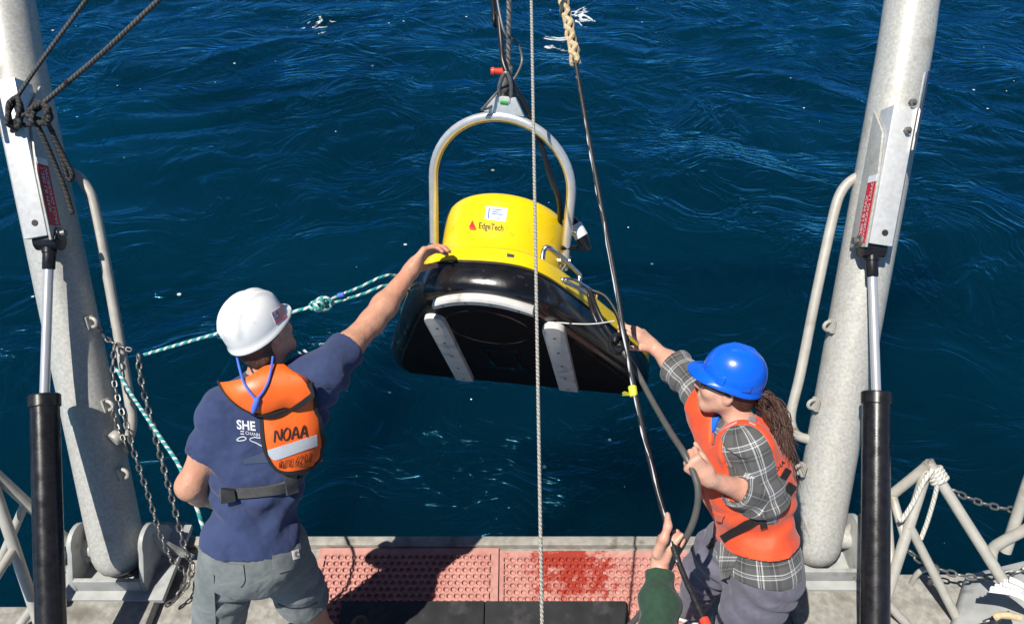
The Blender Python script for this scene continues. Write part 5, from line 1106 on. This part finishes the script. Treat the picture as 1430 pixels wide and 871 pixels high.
    # hair: cap under the hat and a loose ponytail of strands
    S = SDF(H - .17, H + .17, .005); S.ell(H + u*.02 - f*.028, (.088, .076, .092), [f, l, u], .01); S.ell(H - u*.02 - f*.07, (.04, .06, .06), [f, l, u], .02); S.cut(H + f*.02, f); S.cut(H - u*.055, -u)
    vs, fs = S.mesh(); ha = sdfobj('hair', vs, fs, M['hair'], root)
    S = SDF(at(1080, 600, 2.65) - .22, at(1080, 600, 2.65) + .22, .006); S.chain([H - f*.085 - u*.01, at(1064, 556, 2.68), at(1084, 585, 2.66), at(1094, 625, 2.64), at(1099, 662, 2.63)], [.020, .030, .034, .024, .008], .03); vs, fs = S.mesh(); vs = wrinkle(vs, fs, .006, 41, (45, 45, 12)); sdfobj('ponytail_core', vs, fs, M['hair'], ha)
    rg = random.Random(5); mb = MB()
    p0 = H - f*.085 - u*.01
    end = [at(1095, 650, 2.62), at(1078, 640, 2.6), at(1100, 612, 2.66), at(1104, 672, 2.64)]
    for i in range(600):
        e = end[rg.randrange(4)] + V(rg.gauss(0,.018), rg.gauss(0,.02), rg.gauss(0,.03)); s0 = p0 + V(rg.gauss(0,.012), rg.gauss(0,.014), rg.gauss(0,.012)); m1 = at(1066 + rg.gauss(0,5), 556 + rg.gauss(0,5), 2.68 + rg.gauss(0,.025)); m2 = at(1088 + rg.gauss(0,6), 590 + rg.gauss(0,8), 2.65 + rg.gauss(0,.025))
        mb.tube(curve([s0, m1, m2, e], 5), [.0020, .0020, .0016, .0005], 4)
    mb.build('ponytail', M['hair'], ha, True, 0, 80, False)
    # sunglasses
    gl = MB()
    for s_ in (-1, 1):
        pts = [H + f*(.094 - .25*abs(y_)*.9) + l*y_*s_ + u*z_ for y_, z_ in ((.012,.012),(.03,.018),(.055,.016),(.064,.004),(.052,-.012),(.03,-.016),(.014,-.008))]; gl.prism(pts, -f*.006)
    gs = gl.build('sunglasses', M['glass'], root, False)
    for s_ in (-1, 1): tube('temple', [H + f*.075 + l*.066*s_ + u*.010, H + f*.03 + l*.077*s_ + u*.008, H - f*.015 + l*.080*s_ + u*.004], .0035, M['glass'], gs, 6)
    tube('bracelet', [wrL + (wrL - elL)*0 + .029*(math.cos(t)*unit(np.cross(fl_, V(0,0,1))) + math.sin(t)*np.cross(fl_, unit(np.cross(fl_, V(0,0,1))))) for t in np.linspace(0, 2*math.pi, 20)[:-1]], .0025, M['whiterope'], root, 6, True)
    hc = H + u*.054 - f*.008
    hat = flathelm('hard_hat', hc, f, l, u, M['hatb'], root, .113, .098, .110, .044, 'two', .005, .010)
    for x_ in (.045, -.045):
        mb = MB(); a_, b_ = .113, .098; y_ = b_*math.sqrt(1 - (x_/a_)**2)
        nrm = unit(f*(x_/a_**2) + l*(y_/b_**2)); tn = np.cross(nrm, u); mb.box(hc + f*x_ + l*(y_) + u*.008 + nrm*.0005, tn*.016, nrm*.005, u*.015); mb.build('accessory_slot', M['hatb'], hat, True, .003)
    S = SDF(hc - .17, hc + .17, .006); S.ell(hc - u*.03 - f*.008, (.108, .090, .045), [f, l, u], .01); S.ell(hc - u*.03 - f*.008, (.100, .082, .20), [f, l, u], .004, 's'); S.cut(hc - f*.02, f); S.cut(hc - u*.055, -u); S.cut(hc - u*.012, u)
    vs, fs = S.mesh(); sdfobj('suspension_band', vs, fs, M['greyweb'], hat)
woman()
# ------------------------------------------------------------------ third person: only the hand and sleeve reach into the picture
def helper():
    wr = at(921, 788, 2.40); el = at(922, 905, 2.24); sh = V(.56, .50, 1.30); nk = V(.40, .42, 1.38); pel = V(.40, .28, .86); shL = V(.22, .46, 1.30)
    root = thing('person', (.4, .28, 0), 'person in dark green sleeve, only a forearm and hand gripping the tow line', 'person')
    f, l, u = axes(V(.1, 1, .1), V(0, -.1, 1)); H = V(.40, .46, 1.55)
    S = SDF((.0, -.04, 0), (.80, 1.75, 1.75), .0065); head(S, H, f, l, u); S.cone(H - u*.05 - f*.02, nk, .055, .06, .03); torso(S, pel, nk, (shL, sh), V(0,1,0), -.012)
    S.chain([sh, el, el + (wr-el)*.35, wr], [.05, .042, .041, .027], .03); S.chain([shL, V(.16,.48,1.02), V(.22,.68,.95)], [.05,.04,.03], .03); hand(S, V(.22,.68,.95), V(.3,.8,0), V(0,0,-1), V(1,0,0), 1.0)
    for x in (.30, .50): S.chain([V(x,.28,.84), V(x,.31,.45), V(x,.26,.08), V(x,.41,.04)], [.085,.055,.038,.035], .03)
    d_ = at(929, 728, 2.41) - wr
    hand(S, wr, d_, V(.9,.35,.1), V(.35,-.9,.3), .95, (58, 75, 60), .02, (.22, 12)); S.chain([at(918, 772, 2.375), at(927, 752, 2.345), at(933, 734, 2.35), at(932, 718, 2.37)], [.019, .0145, .0125, .0095], .012)
    vs, fs = S.mesh(); sdfobj('body', vs, fs, M['skin2'], root)
    S = SDF((.0, -.02, .70), (.82, 1.55, 1.45), .007); torso(S, pel, nk, (shL, sh), V(0,1,0), .02); cu = wr + (el - wr)*.10; dd = unit(wr - el)
    S.chain([sh, el, el + (wr-el)*.5, cu + dd*.03], [.075, .066, .055, .043], .04); S.cone(cu - dd*.055, cu - dd*.004, .043, .042, .01); S.cut(cu, dd, cu - .08, cu + .12); bandcap(S, cu, dd, .034)
    S.chain([shL, V(.16,.48,1.02), V(.21,.65,.96)], [.075,.06,.045], .03)
    vs, fs = S.mesh(); vs = wrinkle(vs, fs, .006, 31, (9, 9, 9)); vs = folds(vs, fs, (cu + el)/2, dd, .14, .006, 75, 3); sdfobj('fleece_sleeve', vs, fs, M['green'], root)
    S = SDF((.05, .01, .05), (.75, .61, .98), .009); S.ell(pel, (.185,.13,.13), None, .04)
    for x in (.30, .50): S.chain([V(x,.28,.84), V(x,.31,.45), V(x,.26,.10)], [.105,.078,.062], .04)
    vs, fs = S.mesh(); sdfobj('trousers', vs, fs, M['jeans'], root)
    S = SDF(H - .16, H + .16, .007); S.ell(H + u*.035 - f*.018, (.100, .081, .093), [f, l, u], .01); S.cut(H + f*.05, f); vs, fs = S.mesh(); sdfobj('hair', vs, fs, M['hair2'], root)
helper()
